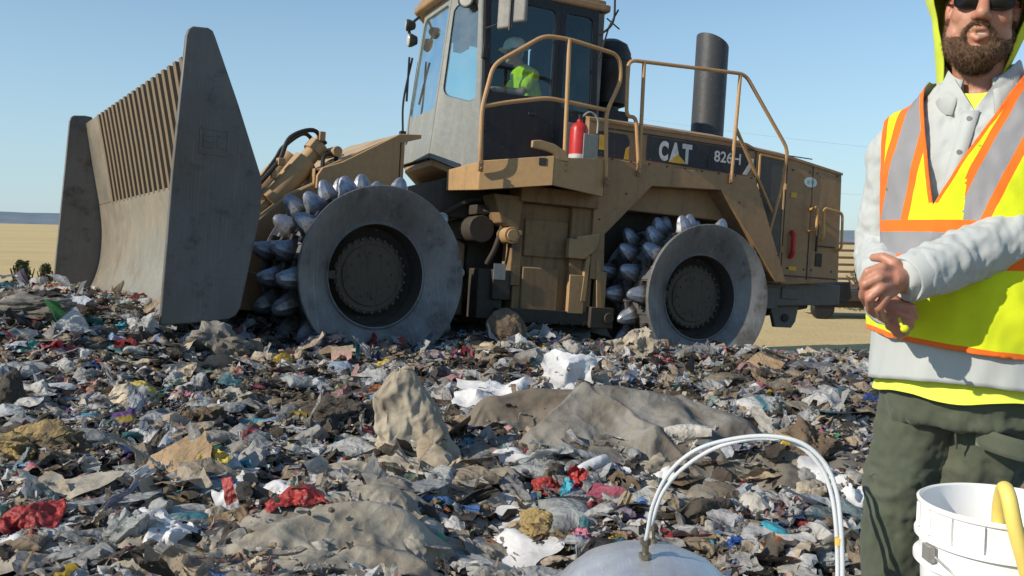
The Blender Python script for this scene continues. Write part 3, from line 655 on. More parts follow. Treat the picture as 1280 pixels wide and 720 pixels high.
# ================================================================== SKY, SUN
SUN_EL = 31.0; SUN_AZ = -118.0    # azimuth of the sun measured from +Y towards +X
w = bpy.data.worlds.new('World'); sc.world = w; w.use_nodes = True; nt = w.node_tree; bg = nt.nodes['Background']
sky = nt.nodes.new('ShaderNodeTexSky'); sky.sky_type = 'NISHITA'; sky.sun_disc = False; sky.sun_elevation = R_(SUN_EL); sky.sun_rotation = R_(SUN_AZ)
sky.altitude = 1500; sky.air_density = 1.15; sky.dust_density = .5; sky.ozone_density = 1.5
tcw = nt.nodes.new('ShaderNodeTexCoord'); sxw = nt.nodes.new('ShaderNodeSeparateXYZ'); nt.links.new(tcw.outputs['Generated'], sxw.inputs[0])
hzf = math_(nt, 'MULTIPLY', math_(nt, 'SUBTRACT', 1.0, ramp(nt, sxw.outputs[2], -.02, .30)), .80, True)      # haze low over the plain
hz_ = mixc(nt, hzf, mixc(nt, 1.0, sky.outputs[0], (1.0,1.10,1.08), 'MULTIPLY'), (2.9,4.15,5.35))
nt.links.new(hz_, bg.inputs[0]); bg.inputs[1].default_value = .135
sd = bpy.data.lights.new('sun', 'SUN'); sd.energy = 5.0; sd.angle = R_(.5); sd.color = (1, .90, .74)
so = bpy.data.objects.new('sun', sd); COL.objects.link(so)
sv = Vector((sin(R_(SUN_AZ))*cos(R_(SUN_EL)), cos(R_(SUN_AZ))*cos(R_(SUN_EL)), sin(R_(SUN_EL))))
so.rotation_euler = (-sv).to_track_quat('-Z', 'Y').to_euler()
sc.view_settings.view_transform = 'Standard'; sc.view_settings.look = 'None'; sc.view_settings.exposure = 0
sc.cycles.max_bounces = 6; sc.cycles.transparent_max_bounces = 12; sc.cycles.use_denoising = True

# ================================================================== GROUND
def field_mat():
    m, nt, b, out = newmat('dry_stubble_field'); tc = nt.nodes.new('ShaderNodeTexCoord')
    n1 = noise_(nt, .035, 8, .6, stretch=(.35,1,1)); n2 = noise_(nt, .9, 8, .75, stretch=(.5,1,1)); n3 = noise_(nt, 14, 5, .7); n4 = noise_(nt, .18, 5, .6, stretch=(.12,1,1))
    c = mixc(nt, ramp(nt, n1, .35, .65), (.58,.44,.22), (.64,.51,.28)); c = mixc(nt, math_(nt, 'MULTIPLY', ramp(nt, n2, .4, .75), .5), c, (.42,.315,.155))
    c = mixc(nt, math_(nt, 'MULTIPLY', ramp(nt, n4, .52, .62), .35), c, (.45,.34,.165))
    c = mixc(nt, math_(nt, 'MULTIPLY', ramp(nt, n3, .45, .7), .35), c, (.38,.28,.14))
    nt.links.new(c, b.inputs['Base Color']); b.inputs['Roughness'].default_value = .95; b.inputs['Specular IOR Level'].default_value = .1
    bump(nt, b, n3, .6, .05); return m
m_field = field_mat()
def grid_mesh(name, xs, ys, zf, mat):
    nx, ny = len(xs), len(ys); X, Y = np.meshgrid(xs, ys); Z = zf(X, Y)
    co_ = np.stack([X, Y, Z], -1).reshape(-1, 3)
    i = np.arange(nx-1)[None,:]+np.arange(ny-1)[:,None]*nx
    q = np.stack([i, i+1, i+1+nx, i+nx], -1).reshape(-1, 4)
    return np_mesh(name, co_, q, mat)
def np_mesh(name, co_, q, mat, col=None, smooth=True, mi=None):
    me = bpy.data.meshes.new(name); me.vertices.add(len(co_)); me.vertices.foreach_set('co', co_.astype(np.float32).ravel())
    k = q.shape[1]; me.loops.add(q.size); me.loops.foreach_set('vertex_index', q.astype(np.int32).ravel())
    me.polygons.add(len(q)); me.polygons.foreach_set('loop_start', np.arange(0, q.size, k, dtype=np.int32)); me.polygons.foreach_set('loop_total', np.full(len(q), k, np.int32))
    me.polygons.foreach_set('use_smooth', np.full(len(q), smooth))
    for m in (mat if isinstance(mat, list) else [mat]): me.materials.append(m)
    if mi is not None: me.polygons.foreach_set('material_index', mi.astype(np.int32))
    if col is not None:
        a = me.color_attributes.new('col', 'FLOAT_COLOR', 'POINT'); c4 = np.ones((len(co_), 4), np.float32); c4[:, :col.shape[1]] = col; a.data.foreach_set('color', c4.ravel())
    me.update(calc_edges=True); me.validate(); return me
def axis_pts(lims, n0, n1):
    a = np.concatenate([-np.geomspace(lims, 8, n0), np.linspace(-8, 8, n1)[1:-1], np.geomspace(8, lims, n0)]); return a
xs = axis_pts(6000, 40, 60); ys = np.concatenate([np.linspace(-60, 24, 50), np.geomspace(25, 6000, 60)])
gz = lambda X, Y: FIELD + (fbm(X*.15, Y*.15, 5, 3)-.44)*.25*np.clip((np.hypot(X, Y)-9)/20, 0, 1)*np.clip(400/(np.hypot(X, Y)+1), 0, 1)
g = link('ground', grid_mesh('ground', xs, ys, gz, m_field)); tag(g, kind='structure')
# low hills on the horizon
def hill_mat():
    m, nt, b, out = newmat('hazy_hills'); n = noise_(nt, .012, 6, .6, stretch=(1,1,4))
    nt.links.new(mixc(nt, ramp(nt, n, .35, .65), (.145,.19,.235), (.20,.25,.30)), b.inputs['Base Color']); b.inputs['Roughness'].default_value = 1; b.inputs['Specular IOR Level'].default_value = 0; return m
th = np.linspace(-1.9, 1.9, 240); rows = []
for j, (rr_, hf) in enumerate(((3000,0),(3150,.75),(3400,1.0),(4200,.9))):
    hh = hf*(40+14*(fbm(th*9+4, th*0+2, 21, 4)-.45)*2+3*np.sin(th*7)); rows.append(np.stack([rr_*np.sin(th), rr_*np.cos(th), FIELD+hh], -1))
V = np.concatenate(rows); n = len(th); i = np.arange(n-1)
q = np.concatenate([np.stack([i+k*n, i+1+k*n, i+1+(k+1)*n, i+(k+1)*n], -1) for k in range(3)])
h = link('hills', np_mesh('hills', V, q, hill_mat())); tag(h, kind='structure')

# ================================================================== WASTE BED
def soil_mat():
    m, nt, b, out = newmat('trash_soil'); n1 = noise_(nt, 2.2, 8, .7); n2 = noise_(nt, 22, 8, .75); n3 = noise_(nt, 9, 6, .7)
    c = mixc(nt, ramp(nt, n1, .35, .65), (.055,.042,.03), (.15,.115,.08)); c = mixc(nt, ramp(nt, n2, .45, .72), c, (.24,.20,.155))
    c = mixc(nt, ramp(nt, n3, .6, .68), c, (.02,.017,.014))
    nt.links.new(c, b.inputs['Base Color']); b.inputs['Roughness'].default_value = .95; b.inputs['Specular IOR Level'].default_value = .15
    bump(nt, b, n2, 1.0, .03); return m
m_soil = soil_mat()
def hfine(X, Y):
    z = hgt(X, Y); k = np.clip(1-ss(9.5, 11, Y), 0, 1)
    return z + k*((fbm(X*14, Y*14, 31, 3)-.44)*.06)
bed = link('waste_bed', grid_mesh('waste_bed', np.linspace(-8, 8, 430), np.linspace(-1.5, 13.5, 400), hfine, m_soil)); tag(bed, kind='structure')
# ------------------------------------------------------------------ litter
def facet(nt, b, n2, scale, s1=.9):
    tc = nt.nodes.new('ShaderNodeTexCoord'); ns = nd(nt, 'ShaderNodeTexNoise'); ns.inputs['Scale'].default_value = scale*1.2; nt.links.new(tc.outputs['Object'], ns.inputs['Vector'])
    va = nt.nodes.new('ShaderNodeVectorMath'); va.operation = 'MULTIPLY_ADD'; nt.links.new(ns.outputs['Color'], va.inputs[0]); va.inputs[1].default_value = (.09,)*3; nt.links.new(tc.outputs['Object'], va.inputs[2])
    hs = []
    for sc_ in (scale*1.6, scale*4.2):
        v = nd(nt, 'ShaderNodeTexVoronoi'); v.inputs['Scale'].default_value = sc_; nt.links.new(va.outputs[0], v.inputs['Vector']); hs.append(v.outputs['Distance'])
    h = math_(nt, 'ADD', math_(nt, 'ADD', hs[0], math_(nt, 'MULTIPLY', hs[1], .4)), math_(nt, 'MULTIPLY', n2, .25))
    bump(nt, b, h, s1, .16/scale)
def film_mat(name, rough, trans, attr=True, base=None, grime=.5, scale=9, wave=False):
    m, nt, b, out = newmat(name)
    if attr:
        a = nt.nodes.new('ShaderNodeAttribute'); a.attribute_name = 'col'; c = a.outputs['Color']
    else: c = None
    n1 = noise_(nt, scale, 7, .7); n2 = noise_(nt, scale*7, 6, .75)
    base = c if c is not None else base
    c = mixc(nt, math_(nt, 'MULTIPLY', ramp(nt, n1, .45, .72), grime), base, (.15,.115,.08)) if grime else base
    c = mixc(nt, ramp(nt, n2, .25, .75), mixc(nt, .35, c, (.08,.065,.05)), c)
    if isinstance(c, tuple): c = rgb(c)
    nt.links.new(c, b.inputs['Base Color']); setin(nt, b, 'Roughness', math_(nt, 'ADD', math_(nt, 'MULTIPLY', n1, .35), rough-.15, True)); b.inputs['Specular IOR Level'].default_value = .4
    facet(nt, b, n2, scale)
    if trans:
        t = nd(nt, 'ShaderNodeBsdfTranslucent'); nt.links.new(c, t.inputs[0]); mx = nt.nodes.new('ShaderNodeMixShader'); mx.inputs[0].default_value = trans
        nt.links.new(b.outputs[0], mx.inputs[1]); nt.links.new(t.outputs[0], mx.inputs[2]); nt.links.new(mx.outputs[0], out.inputs[0])
    return m
m_film = film_mat('plastic_film', .34, .38, grime=.25); m_paper = film_mat('dirty_paper', .85, .12, grime=.4); m_clod = film_mat('organic_waste', .95, 0)
def tri(x): return np.abs((x % 1.0)-.5)*2
def patch(n, rg, kind='film'):
    """unit crumpled sheet, n x n quads"""
    u = np.linspace(-.5, .5, n+1); U, Vv = np.meshgrid(u, u); U = U.ravel().copy(); Vv = Vv.ravel().copy()
    # irregular outline
    a = np.arctan2(Vv, U); sh = 1+.22*np.sin(a*2+rg.uniform(0, 6))+.16*np.sin(a*3+rg.uniform(0, 6))+.10*np.sin(a*5+rg.uniform(0, 6))
    if kind == 'strip': asp = rg.uniform(.16, .35)
    elif kind == 'card': asp = rg.uniform(.5, .9); sh = sh*0+1
    else: asp = rg.uniform(.55, 1)
    U = U*sh; Vv = Vv*sh*asp
    k = {'film': 5, 'card': 2, 'strip': 3, 'bag': 6}[kind]; Z = np.zeros_like(U)
    for j in range(k):
        t = rg.uniform(0, pi); f = rg.uniform(1, 3.2) if kind != 'card' else rg.uniform(.6, 1.2)
        am = rg.uniform(.05, .17)/f**.5*(1 if kind != 'card' else .6)
        Z += am*tri((U*np.cos(t)+Vv*np.sin(t))*f+rg.uniform(0, 1))
    # curl
    t = rg.uniform(0, 2*pi); s_ = U*np.cos(t)+Vv*np.sin(t); Z += rg.uniform(-.9, .5)*s_**2*(1.4 if kind != 'card' else .3)
    if kind == 'bag': r2 = (U**2+Vv**2)*4; Z += .35*np.clip(1-r2, 0, 1)**.6
    if kind != 'card':
        wu = (vn(U*4+rg.uniform(0,90), Vv*4, 3)-.5)*.25; U0_, V0_ = U.copy(), Vv.copy()
        for j in range(7):
            t = rg.uniform(0, pi); f = 1.2*1.33**j; d3 = rg.normal(size=3); d3 /= np.linalg.norm(d3); a_ = .15/f**.6*tri(((U0_+wu)*np.cos(t)+(V0_+wu)*np.sin(t))*f+rg.uniform(0, 1))
            U += d3[0]*a_; Vv += d3[1]*a_; Z += d3[2]*a_*.8
    U += rg.normal(0, .008, len(U)); Vv += rg.normal(0, .008, len(U)); Z += rg.normal(0, .012 if kind != 'card' else .004, len(U))
    i = np.arange(n)[None,:]+np.arange(n)[:,None]*(n+1); q = np.stack([i, i+1, i+n+2, i+n+1], -1).reshape(-1, 4)
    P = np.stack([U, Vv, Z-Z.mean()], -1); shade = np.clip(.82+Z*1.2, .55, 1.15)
    return P, q, shade
def blobp(n, rg):
    """closed lump from a cube sphere"""
    u = np.linspace(-1, 1, n+1); U, Vv = np.meshgrid(u, u); U = U.ravel(); Vv = Vv.ravel(); one = np.ones_like(U); P = []; Q = []
    i = np.arange(n)[None,:]+np.arange(n)[:,None]*(n+1); q = np.stack([i, i+1, i+n+2, i+n+1], -1).reshape(-1, 4); m = (n+1)**2
    for j, (a, b_, c) in enumerate(((U, Vv, one), (Vv, U, -one), (one, U, Vv), (-one, Vv, U), (Vv, one, U), (U, -one, Vv))):
        P.append(np.stack([a, b_, c], -1)); Q.append(q+j*m)
    P = np.concatenate(P); P /= np.linalg.norm(P, axis=1)[:,None]; r = np.ones(len(P))
    for j in range(6):
        d = rg.normal(size=3); d /= np.linalg.norm(d); f = rg.uniform(.6, 1.6); r += .14*tri(P@d*f+rg.uniform(0, 1))-.07
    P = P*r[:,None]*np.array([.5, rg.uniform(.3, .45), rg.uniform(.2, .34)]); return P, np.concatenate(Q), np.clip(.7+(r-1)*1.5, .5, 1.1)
PAL = dict(
 pale=[(.66,.66,.64),(.58,.55,.50),(.72,.71,.68),(.52,.52,.51),(.76,.76,.75),(.46,.45,.43),(.62,.58,.52),(.55,.58,.62),(.80,.81,.84),(.80,.80,.80),(.74,.76,.80)],
 tan=[(.44,.35,.24),(.52,.42,.30),(.38,.30,.21),(.58,.49,.37),(.33,.25,.17),(.50,.40,.29)],
 dark=[(.05,.045,.04),(.03,.03,.032),(.09,.075,.06),(.13,.105,.08),(.07,.055,.045),(.16,.13,.10),(.04,.04,.05)],
 colour=[(.05,.17,.45),(.42,.04,.04),(.04,.27,.25),(.62,.46,.06),(.06,.26,.10),(.08,.40,.55),(.50,.16,.05),(.45,.10,.16),(.18,.08,.28),(.55,.30,.30),(.50,.04,.06),(.05,.10,.32),(.10,.34,.42),(.35,.45,.60)])
protos = []
def make_protos(n, lod):
    rg = np.random.default_rng(5+lod); L = dict(film=[patch(n, rg, 'film') for _ in range(14)], bag=[patch(n, rg, 'bag') for _ in range(8)], card=[patch(max(2, n//2), rg, 'card') for _ in range(6)],
        strip=[patch(n, rg, 'strip') for _ in range(8)], clod=[blobp(max(2, n//3), rg) for _ in range(8)]); return L
PR = {0: make_protos(12, 0), 1: make_protos(8, 1), 2: make_protos(5, 2)}
def soilness(x, y):
    return ss(.50, .62, fbm(np.array(x)*.9+7, np.array(y)*.9+3, 77, 3))
KEEP = [(508,540,48,62),(512,590,60,20),(400,672,120,36),(478,640,44,20),(800,520,122,40),(672,525,80,30),(704,478,32,28),(612,506,38,15),(797,440,24,18),(376,636,34,16),(345,622,26,14)]
def covered(x, y, z):
    d = Vector((x, y, z))-CAM; w_ = d.dot(FW); px = 640+F*d.dot(RT)/w_; py = 360-F*d.dot(UP)/w_
    return any(((px-a)/c)**2+((py-b)/e)**2 < .68 for a, b, c, e in KEEP)
def scatter(name, region, count, smin, smax, lodf, mats, mix, seed, label, lift=(.0,.05), tilt=.7, vivid=1.0):
    rg = np.random.default_rng(seed); V = []; Q = []; Cc = []; MI = []; base = 0
    kinds = list(mix.keys()); pk = np.array(list(mix.values()), float); pk /= pk.sum(); done = 0
    xy = np.array([region(rg) for _ in range(count)]); zz = hgt(xy[:,0], xy[:,1]); sn = soilness(xy[:,0], xy[:,1])
    for (x, y), z, so_ in zip(xy, zz, sn):
        if z < FIELD+.1 and y > 8: continue
        if covered(x, y, z) and (smax > .06 or rg.random() < .7): continue
        if smax <= .06 and covered(x, y, z): z = z+.05+.06*rg.random()
        kd = kinds[rg.choice(len(kinds), p=pk)]
        if so_ > .5 and rg.random() < .55: kd = 'clod'
        L = PR[lodf(y)][kd]; P, q, sh = L[rg.integers(len(L))]
        s_ = float(np.clip(rg.lognormal(math.log(smin*1.6), .55), smin, smax))
        if kd == 'strip': s_ *= 1.8
        if kd == 'bag': s_ *= 1.25
        if kd == 'clod': s_ *= .75
        sc3 = np.array([s_, s_*rg.uniform(.7, 1.2), s_*rg.uniform(.6, 1.3)])
        ax = rg.normal(size=3); ax /= np.linalg.norm(ax); rz = Matrix.Rotation(rg.uniform(0, 2*pi), 3, 'Z')
        t = Matrix.Rotation(abs(rg.normal(0, tilt*(.55 if kd in ('film','bag') else 1))), 3, Vector((ax[0], ax[1], 0.01)).normalized())
        Rm = np.array(t @ rz); W = (P*sc3)@Rm.T+np.array([x, y, z+rg.uniform(*lift)+s_*.08])
        r = rg.random()
        if kd == 'clod': pal = 'dark' if r < .6 else 'tan'
        elif kd == 'card': pal = 'tan' if r < .5 else ('pale' if r < .92 else 'colour')
        else: pal = 'pale' if r < .48 else 'tan' if r < .67 else 'dark' if r < .85 else 'colour'
        if pal == 'colour' and s_ > .16 and rg.random() > vivid: pal = 'pale'
        if pal == 'colour': s_ *= .75; sc3 = sc3*.75
        c = np.array(PAL[pal][rg.integers(len(PAL[pal]))])*rg.uniform(.75, 1.2); c = c*(1-.35*so_)
        if pal == 'colour' and rg.random() < .35: c = c*.5+.25
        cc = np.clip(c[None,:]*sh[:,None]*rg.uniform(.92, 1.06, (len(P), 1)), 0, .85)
        if kd in ('film','bag','card') and rg.random() < .16:      # printed band
            o2 = np.array(PAL['colour'][rg.integers(14)]); d = P[:,0] if rg.random() < .5 else P[:,1]
            cc = np.where((np.abs(d-rg.uniform(-.2,.2)) < .1)[:,None], o2[None,:], cc)
        V.append(W); Q.append(q+base); Cc.append(cc); base += len(P)
        MI.append(np.full(len(q), 2 if kd == 'clod' else (1 if (kd == 'card' or r > .5 and pal != 'colour' and rg.random() < .5) else 0)))
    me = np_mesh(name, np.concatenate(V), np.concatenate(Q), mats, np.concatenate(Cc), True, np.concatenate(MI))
    me.set_sharp_from_angle(angle=R_(42))
    o = link(name, me); tag(o, label, 'litter', kind='stuff'); return o
def sph(b, c, r, n=14, rot=None):
    c = Vector(c); rx, ry, rz = r if hasattr(r, '__len__') else (r, r, r); vs = [c+Vector((0,0,-rz)) if rot is None else c+rot @ Vector((0,0,-rz))]; m = n//2+1
    for i in range(1, m):
        ph = -pi/2+pi*i/m
        for k in range(n):
            v = Vector((rx*cos(ph)*cos(2*pi*k/n), ry*cos(ph)*sin(2*pi*k/n), rz*sin(ph))); vs.append(c+(rot @ v if rot is not None else v))
    t = Vector((0,0,rz)); vs.append(c+(rot @ t if rot is not None else t)); L_ = len(vs)-1; fs = []
    for k in range(n): fs.append((0, 1+(k+1) % n, 1+k)); fs.append((L_, L_-n+k, L_-n+(k+1) % n))
    for i in range(m-2):
        for k in range(n): a = 1+i*n; fs.append((a+k, a+(k+1) % n, a+n+(k+1) % n, a+n+k))
    b.add(vs, fs)
def arr(me):
    c = np.zeros(len(me.vertices)*3); me.vertices.foreach_get('co', c); n = np.zeros_like(c); me.vertices.foreach_get('normal', n); return c.reshape(-1,3), n.reshape(-1,3)
SIM = bpy.data.scenes.new('settling'); SIM.gravity = (0, 0, -9.81)
def simmesh(o, name):
    dg = SIM.view_layers[0].depsgraph; return bpy.data.meshes.new_from_object(o.evaluated_get(dg), depsgraph=dg)
# ------------------------------------------------------------------ cloth that really falls over things
def cloth_mesh(name, size, res, obst, start, grow=.12, frames=30, lump=.09, seed=1, yaw=0, tilt=0, stiff=8, around=None, subdiv=1, thick=.004, notch=.10, custom=None):
    """drop a size[0] x size[1] sheet from start over the bed and the obstacles obst (centre, radii); returns a mesh in world space"""
    rg = np.random.default_rng(seed); ext = max(size)*.75+.15; c0 = Vector(around or start); m = 40
    xs_ = np.linspace(c0.x-ext, c0.x+ext, m); ys_ = np.linspace(c0.y-ext, c0.y+ext, m)
    zf = lambda X, Y: hgt(X, Y)+.02+lump*(fbm(X*7+seed, Y*7, 5, 3)-.4)*2
    col = bpy.data.objects.new('c', grid_mesh('c', xs_, ys_, zf, m_soil)); SIM.collection.objects.link(col); tmp = [col]
    for (c, r) in obst:
        b = MB(); sph(b, c, r, 20); me = b.mesh('c', m_soil); o = bpy.data.objects.new('c', me); SIM.collection.objects.link(o); tmp.append(o)
    for o in tmp: md = o.modifiers.new('k', 'COLLISION'); o.collision.thickness_outer = .008; o.collision.cloth_friction = 40; o.collision.damping = .6
    nx = res; ny = max(6, int(res*size[1]/size[0])); u = np.linspace(-.5, .5, nx+1); v = np.linspace(-.5, .5, ny+1); U, V = np.meshgrid(u, v); U = U.ravel(); V = V.ravel()
    e = np.maximum(abs(U), abs(V))*2; a = np.arctan2(V, U); s_ = 1+e**3*notch*3*(fbm(np.cos(a)*2.2+seed, np.sin(a)*2.2+4, 6, 4)-.46)
    P = np.stack([U*s_*size[0], V*s_*size[1], .02*(fbm(U*6+seed, V*6, 3, 3)-.45)], -1)
    i = np.arange(nx)[None,:]+np.arange(ny)[:,None]*(nx+1); q = np.stack([i, i+1, i+nx+2, i+nx+1], -1).reshape(-1, 4)
    if custom is not None: P, q = custom
    me = np_mesh(name, P, q, m_soil); o = bpy.data.objects.new('cl', me); SIM.collection.objects.link(o); o.matrix_basis = Matrix.Translation(Vector(start)) @ Matrix.Rotation(R_(yaw), 4, 'Z') @ Matrix.Rotation(R_(tilt), 4, 'X')
    md = o.modifiers.new('cloth', 'CLOTH'); st = md.settings; st.quality = 4; st.mass = .25; st.tension_stiffness = 18; st.compression_stiffness = 18; st.shear_stiffness = 6; st.bending_stiffness = stiff*.02
    st.air_damping = 2; st.shrink_min = -grow; st.tension_damping = 8; st.compression_damping = 8; st.shear_damping = 8
    cs = md.collision_settings; cs.distance_min = .006; cs.collision_quality = 2; cs.use_self_collision = True; cs.self_distance_min = .004; cs.self_friction = 5
    md.point_cache.frame_start = 1; md.point_cache.frame_end = 200
    for f in range(1, frames+1): SIM.frame_set(f)
    if subdiv: sd = o.modifiers.new('s', 'SUBSURF'); sd.levels = subdiv; sd.render_levels = subdiv
    SIM.view_layers[0].update(); out = simmesh(o, name); W = o.matrix_world.copy(); out.transform(W)
    for t in tmp+[o]: bpy.data.objects.remove(t)
    SIM.frame_set(1); return out
def n3(P, s, off=0.0):
    """smooth 3-D noise, -1..1, on an array of points"""
    Q_ = P*s+off; return np.array([mn.noise(Vector(q)) for q in Q_])
def wrinkle(me, amp, sx, sy, sz, seed=0, weight=None, ridge=True):
    c, n = arr(me); P = c*np.array([sx, sy, sz]); w_ = n3(c, 6, seed)*.6; a = n3(P+w_[:,None], 1, seed+7)
    d = (1-np.abs(a)*2.2) if ridge else a; b2 = n3(P*2.1, 1, seed+3); d = d*.7+(1-np.abs(b2)*2)*.3
    if weight is not None: d = d*weight(c)
    c += n*(d*amp)[:,None]; me.vertices.foreach_set('co', c.ravel()); me.update()
def creases(me, seed, amp=.0065):
    c, n = arr(me); rg = np.random.default_rng(seed+50); w_ = (n3(c, 4, seed)*.10)[:,None]*np.array([1,.7,.5])+(n3(c, 11, seed+9)*.03)[:,None]; P = c+w_; d = np.zeros(len(c))
    for j in range(12):
        v = rg.normal(size=3)*np.array([1,1,.8]); v /= np.linalg.norm(v); f = 1.8*1.24**j; t = (P@v*f+rg.uniform(0,1)) % 1.0; w = .12
        ridge = np.clip(1-np.abs(t-.5)/w, 0, 1)**1.3; m_ = ss(-.15, .35, n3(c, 3.5, seed+j*3)); d += rg.choice([-1, 1])*ridge*m_*amp*(1.8/f)**.35
    c += n*d[:,None]; me.vertices.foreach_set('co', c.ravel()); me.update()
def cloth_item(name, label, cat, mat, **k):
    me = cloth_mesh(name, **k); sd0 = k.get('seed', 1); creases(me, sd0); c, n_ = arr(me); mid = Vector(c.mean(0)); mid.z = c[:,2].min(); me.transform(Matrix.Translation(-mid)); me.materials.clear(); me.materials.append(RM[mat] if isinstance(mat, str) else mat)
    me.polygons.foreach_set('use_smooth', [True]*len(me.polygons)); o = link(name, me); o.location = mid; tag(o, label, cat); s_ = o.modifiers.new('t', 'SOLIDIFY'); s_.thickness = .004; return o
# ------------------------------------------------------------------ small sheets and pillow bags settled by the cloth solver, reused all over the tip
def settle(P, q, obst, floor_noise, frames, grow, seed, pressure=None, bend=.5, ten=14):
    tmp = []; m = 24; g = np.linspace(-1.3, 1.3, m)
    col = bpy.data.objects.new('c', grid_mesh('c', g, g, lambda X, Y: floor_noise*(fbm(X*3+seed, Y*3, 5, 3)-.4)*2, m_soil)); SIM.collection.objects.link(col); tmp.append(col)
    for (c, r) in obst:
        b = MB(); sph(b, c, r, 12); o = bpy.data.objects.new('c', b.mesh('c', m_soil)); SIM.collection.objects.link(o); tmp.append(o)
    for o in tmp: o.modifiers.new('k', 'COLLISION'); o.collision.thickness_outer = .02; o.collision.cloth_friction = 30; o.collision.damping = .6
    o = bpy.data.objects.new('cl', np_mesh('cl', P, q, m_soil)); SIM.collection.objects.link(o)
    if pressure is not None:
        bm = bmesh.new(); bm.from_mesh(o.data); bmesh.ops.remove_doubles(bm, verts=bm.verts, dist=1e-4); bmesh.ops.recalc_face_normals(bm, faces=bm.faces); bm.to_mesh(o.data); bm.free()
    md = o.modifiers.new('cloth', 'CLOTH'); st = md.settings; st.quality = 4; st.mass = .3; st.tension_stiffness = ten; st.compression_stiffness = ten; st.shear_stiffness = 5; st.bending_stiffness = bend*.1; st.air_damping = 2; st.shrink_min = -grow
    if pressure is not None: st.use_pressure = True; st.uniform_pressure_force = pressure
    md.collision_settings.distance_min = .015; md.collision_settings.use_self_collision = False; md.point_cache.frame_start = 1; md.point_cache.frame_end = 100
    for f in range(1, frames+1): SIM.frame_set(f)
    me = simmesh(o, 'proto'); 
    for t in tmp+[o]: bpy.data.objects.remove(t)
    SIM.frame_set(1); n = len(me.vertices); c = np.zeros(n*3); me.vertices.foreach_get('co', c); c = c.reshape(-1,3); nf = len(me.polygons)
    lt = np.zeros(len(me.loops), np.int64); me.loops.foreach_get('vertex_index', lt); qq = lt.reshape(nf, -1)
    return c, qq
def sim_sheet(seed, n=16):
    rg = np.random.default_rng(seed); u = np.linspace(-.5, .5, n+1); U, V = np.meshgrid(u, u); U = U.ravel(); V = V.ravel(); a = np.arctan2(V, U); asp = rg.choice([.45,.7,.85,1])
    sh = 1+.20*np.sin(a*2+rg.uniform(0,6))+.14*np.sin(a*3+rg.uniform(0,6))+.1*np.sin(a*5+rg.uniform(0,6)); P = np.stack([U*sh, V*sh*asp, .45+.05*(fbm(U*4+seed, V*4, 3, 3)-.45)], -1)
    t = rg.uniform(-.6, .6); P = P@np.array(Matrix.Rotation(t, 3, 'X')).T; P[:,2] += .1
    i = np.arange(n)[None,:]+np.arange(n)[:,None]*(n+1); q = np.stack([i, i+1, i+n+2, i+n+1], -1).reshape(-1, 4)
    ob = [((rg.uniform(-.35,.35), rg.uniform(-.3,.3), 0), (rg.uniform(.06,.16), rg.uniform(.06,.16), rg.uniform(.1,.3))) for _ in range(rg.integers(3, 6))]
    c, _ = settle(P, q, ob, .10, 26, rg.uniform(.12, .38), seed); return c, n
def lods(c, n):
    out = {}
    for l, st in ((0, 1), (1, 2), (2, 4)):
        idx = np.arange(0, n+1, st); g = (idx[None,:]+idx[:,None]*(n+1)).ravel(); m = len(idx); i = np.arange(m-1)[None,:]+np.arange(m-1)[:,None]*m; q = np.stack([i, i+1, i+m+1, i+m], -1).reshape(-1, 4)
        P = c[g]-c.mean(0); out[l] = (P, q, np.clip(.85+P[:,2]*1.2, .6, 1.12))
    return out
def sim_bag(seed, n=12):
    rg = np.random.default_rng(seed); u = np.linspace(-.5, .5, n+1); U, V = np.meshgrid(u, u); U = U.ravel(); V = V.ravel(); asp = rg.uniform(.55, 1); e = np.clip(1-(np.maximum(abs(U), abs(V))*2)**4, 0, 1)*.03
    T = np.stack([U, V*asp, .25+e], -1); Bm = np.stack([U, V*asp, .25-e], -1); i = np.arange(n)[None,:]+np.arange(n)[:,None]*(n+1); q = np.stack([i, i+1, i+n+2, i+n+1], -1).reshape(-1, 4)
    P = np.concatenate([T, Bm]); q = np.concatenate([q, q[:,::-1]+len(T)]); ob = [((rg.uniform(-.3,.3), rg.uniform(-.3,.3), 0), (.12,.1,rg.uniform(.05,.2))) for _ in range(3)]
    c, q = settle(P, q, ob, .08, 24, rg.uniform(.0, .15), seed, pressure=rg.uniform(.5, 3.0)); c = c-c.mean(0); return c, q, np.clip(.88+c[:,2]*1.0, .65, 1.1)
SHE = [lods(*sim_sheet(300+k)) for k in range(16)]
BAG = [sim_bag(400+k) for k in range(7)]
for l in (0, 1, 2):
    PR[l]['film'] = [s_[l] for s_ in SHE]+PR[l]['film'][:5]
    PR[l]['bag'] = (BAG+PR[l]['bag'][:2]) if l < 2 else PR[l]['bag']
MATS = [m_film, m_paper, m_clod]
def reg(y0, y1, ex=.45, p=1.0):
    def f(rg):
        while True:
            y = y0+(y1-y0)*rg.random()**p; hw = y*.575+ex; x = rg.uniform(-hw, hw)
            if y > 8.9 and x < 1.6: continue
            return x, y
    return f
lod = lambda y: 0 if y < 3.4 else (1 if y < 5.5 else 2)
Q_ = 1.0
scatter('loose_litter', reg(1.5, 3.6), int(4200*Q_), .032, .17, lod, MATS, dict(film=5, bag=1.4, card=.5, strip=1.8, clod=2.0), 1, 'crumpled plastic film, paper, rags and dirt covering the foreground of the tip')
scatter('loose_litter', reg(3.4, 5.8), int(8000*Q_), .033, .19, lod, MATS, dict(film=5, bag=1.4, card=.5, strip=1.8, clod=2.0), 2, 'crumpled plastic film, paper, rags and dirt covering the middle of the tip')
scatter('loose_litter', reg(5.6, 10.3, .6), int(12000*Q_), .038, .20, lod, MATS, dict(film=5, bag=1.2, card=.8, strip=1.3, clod=1.6), 3, 'crumpled plastic film, paper, rags and dirt around the machine wheels', lift=(0, .06))
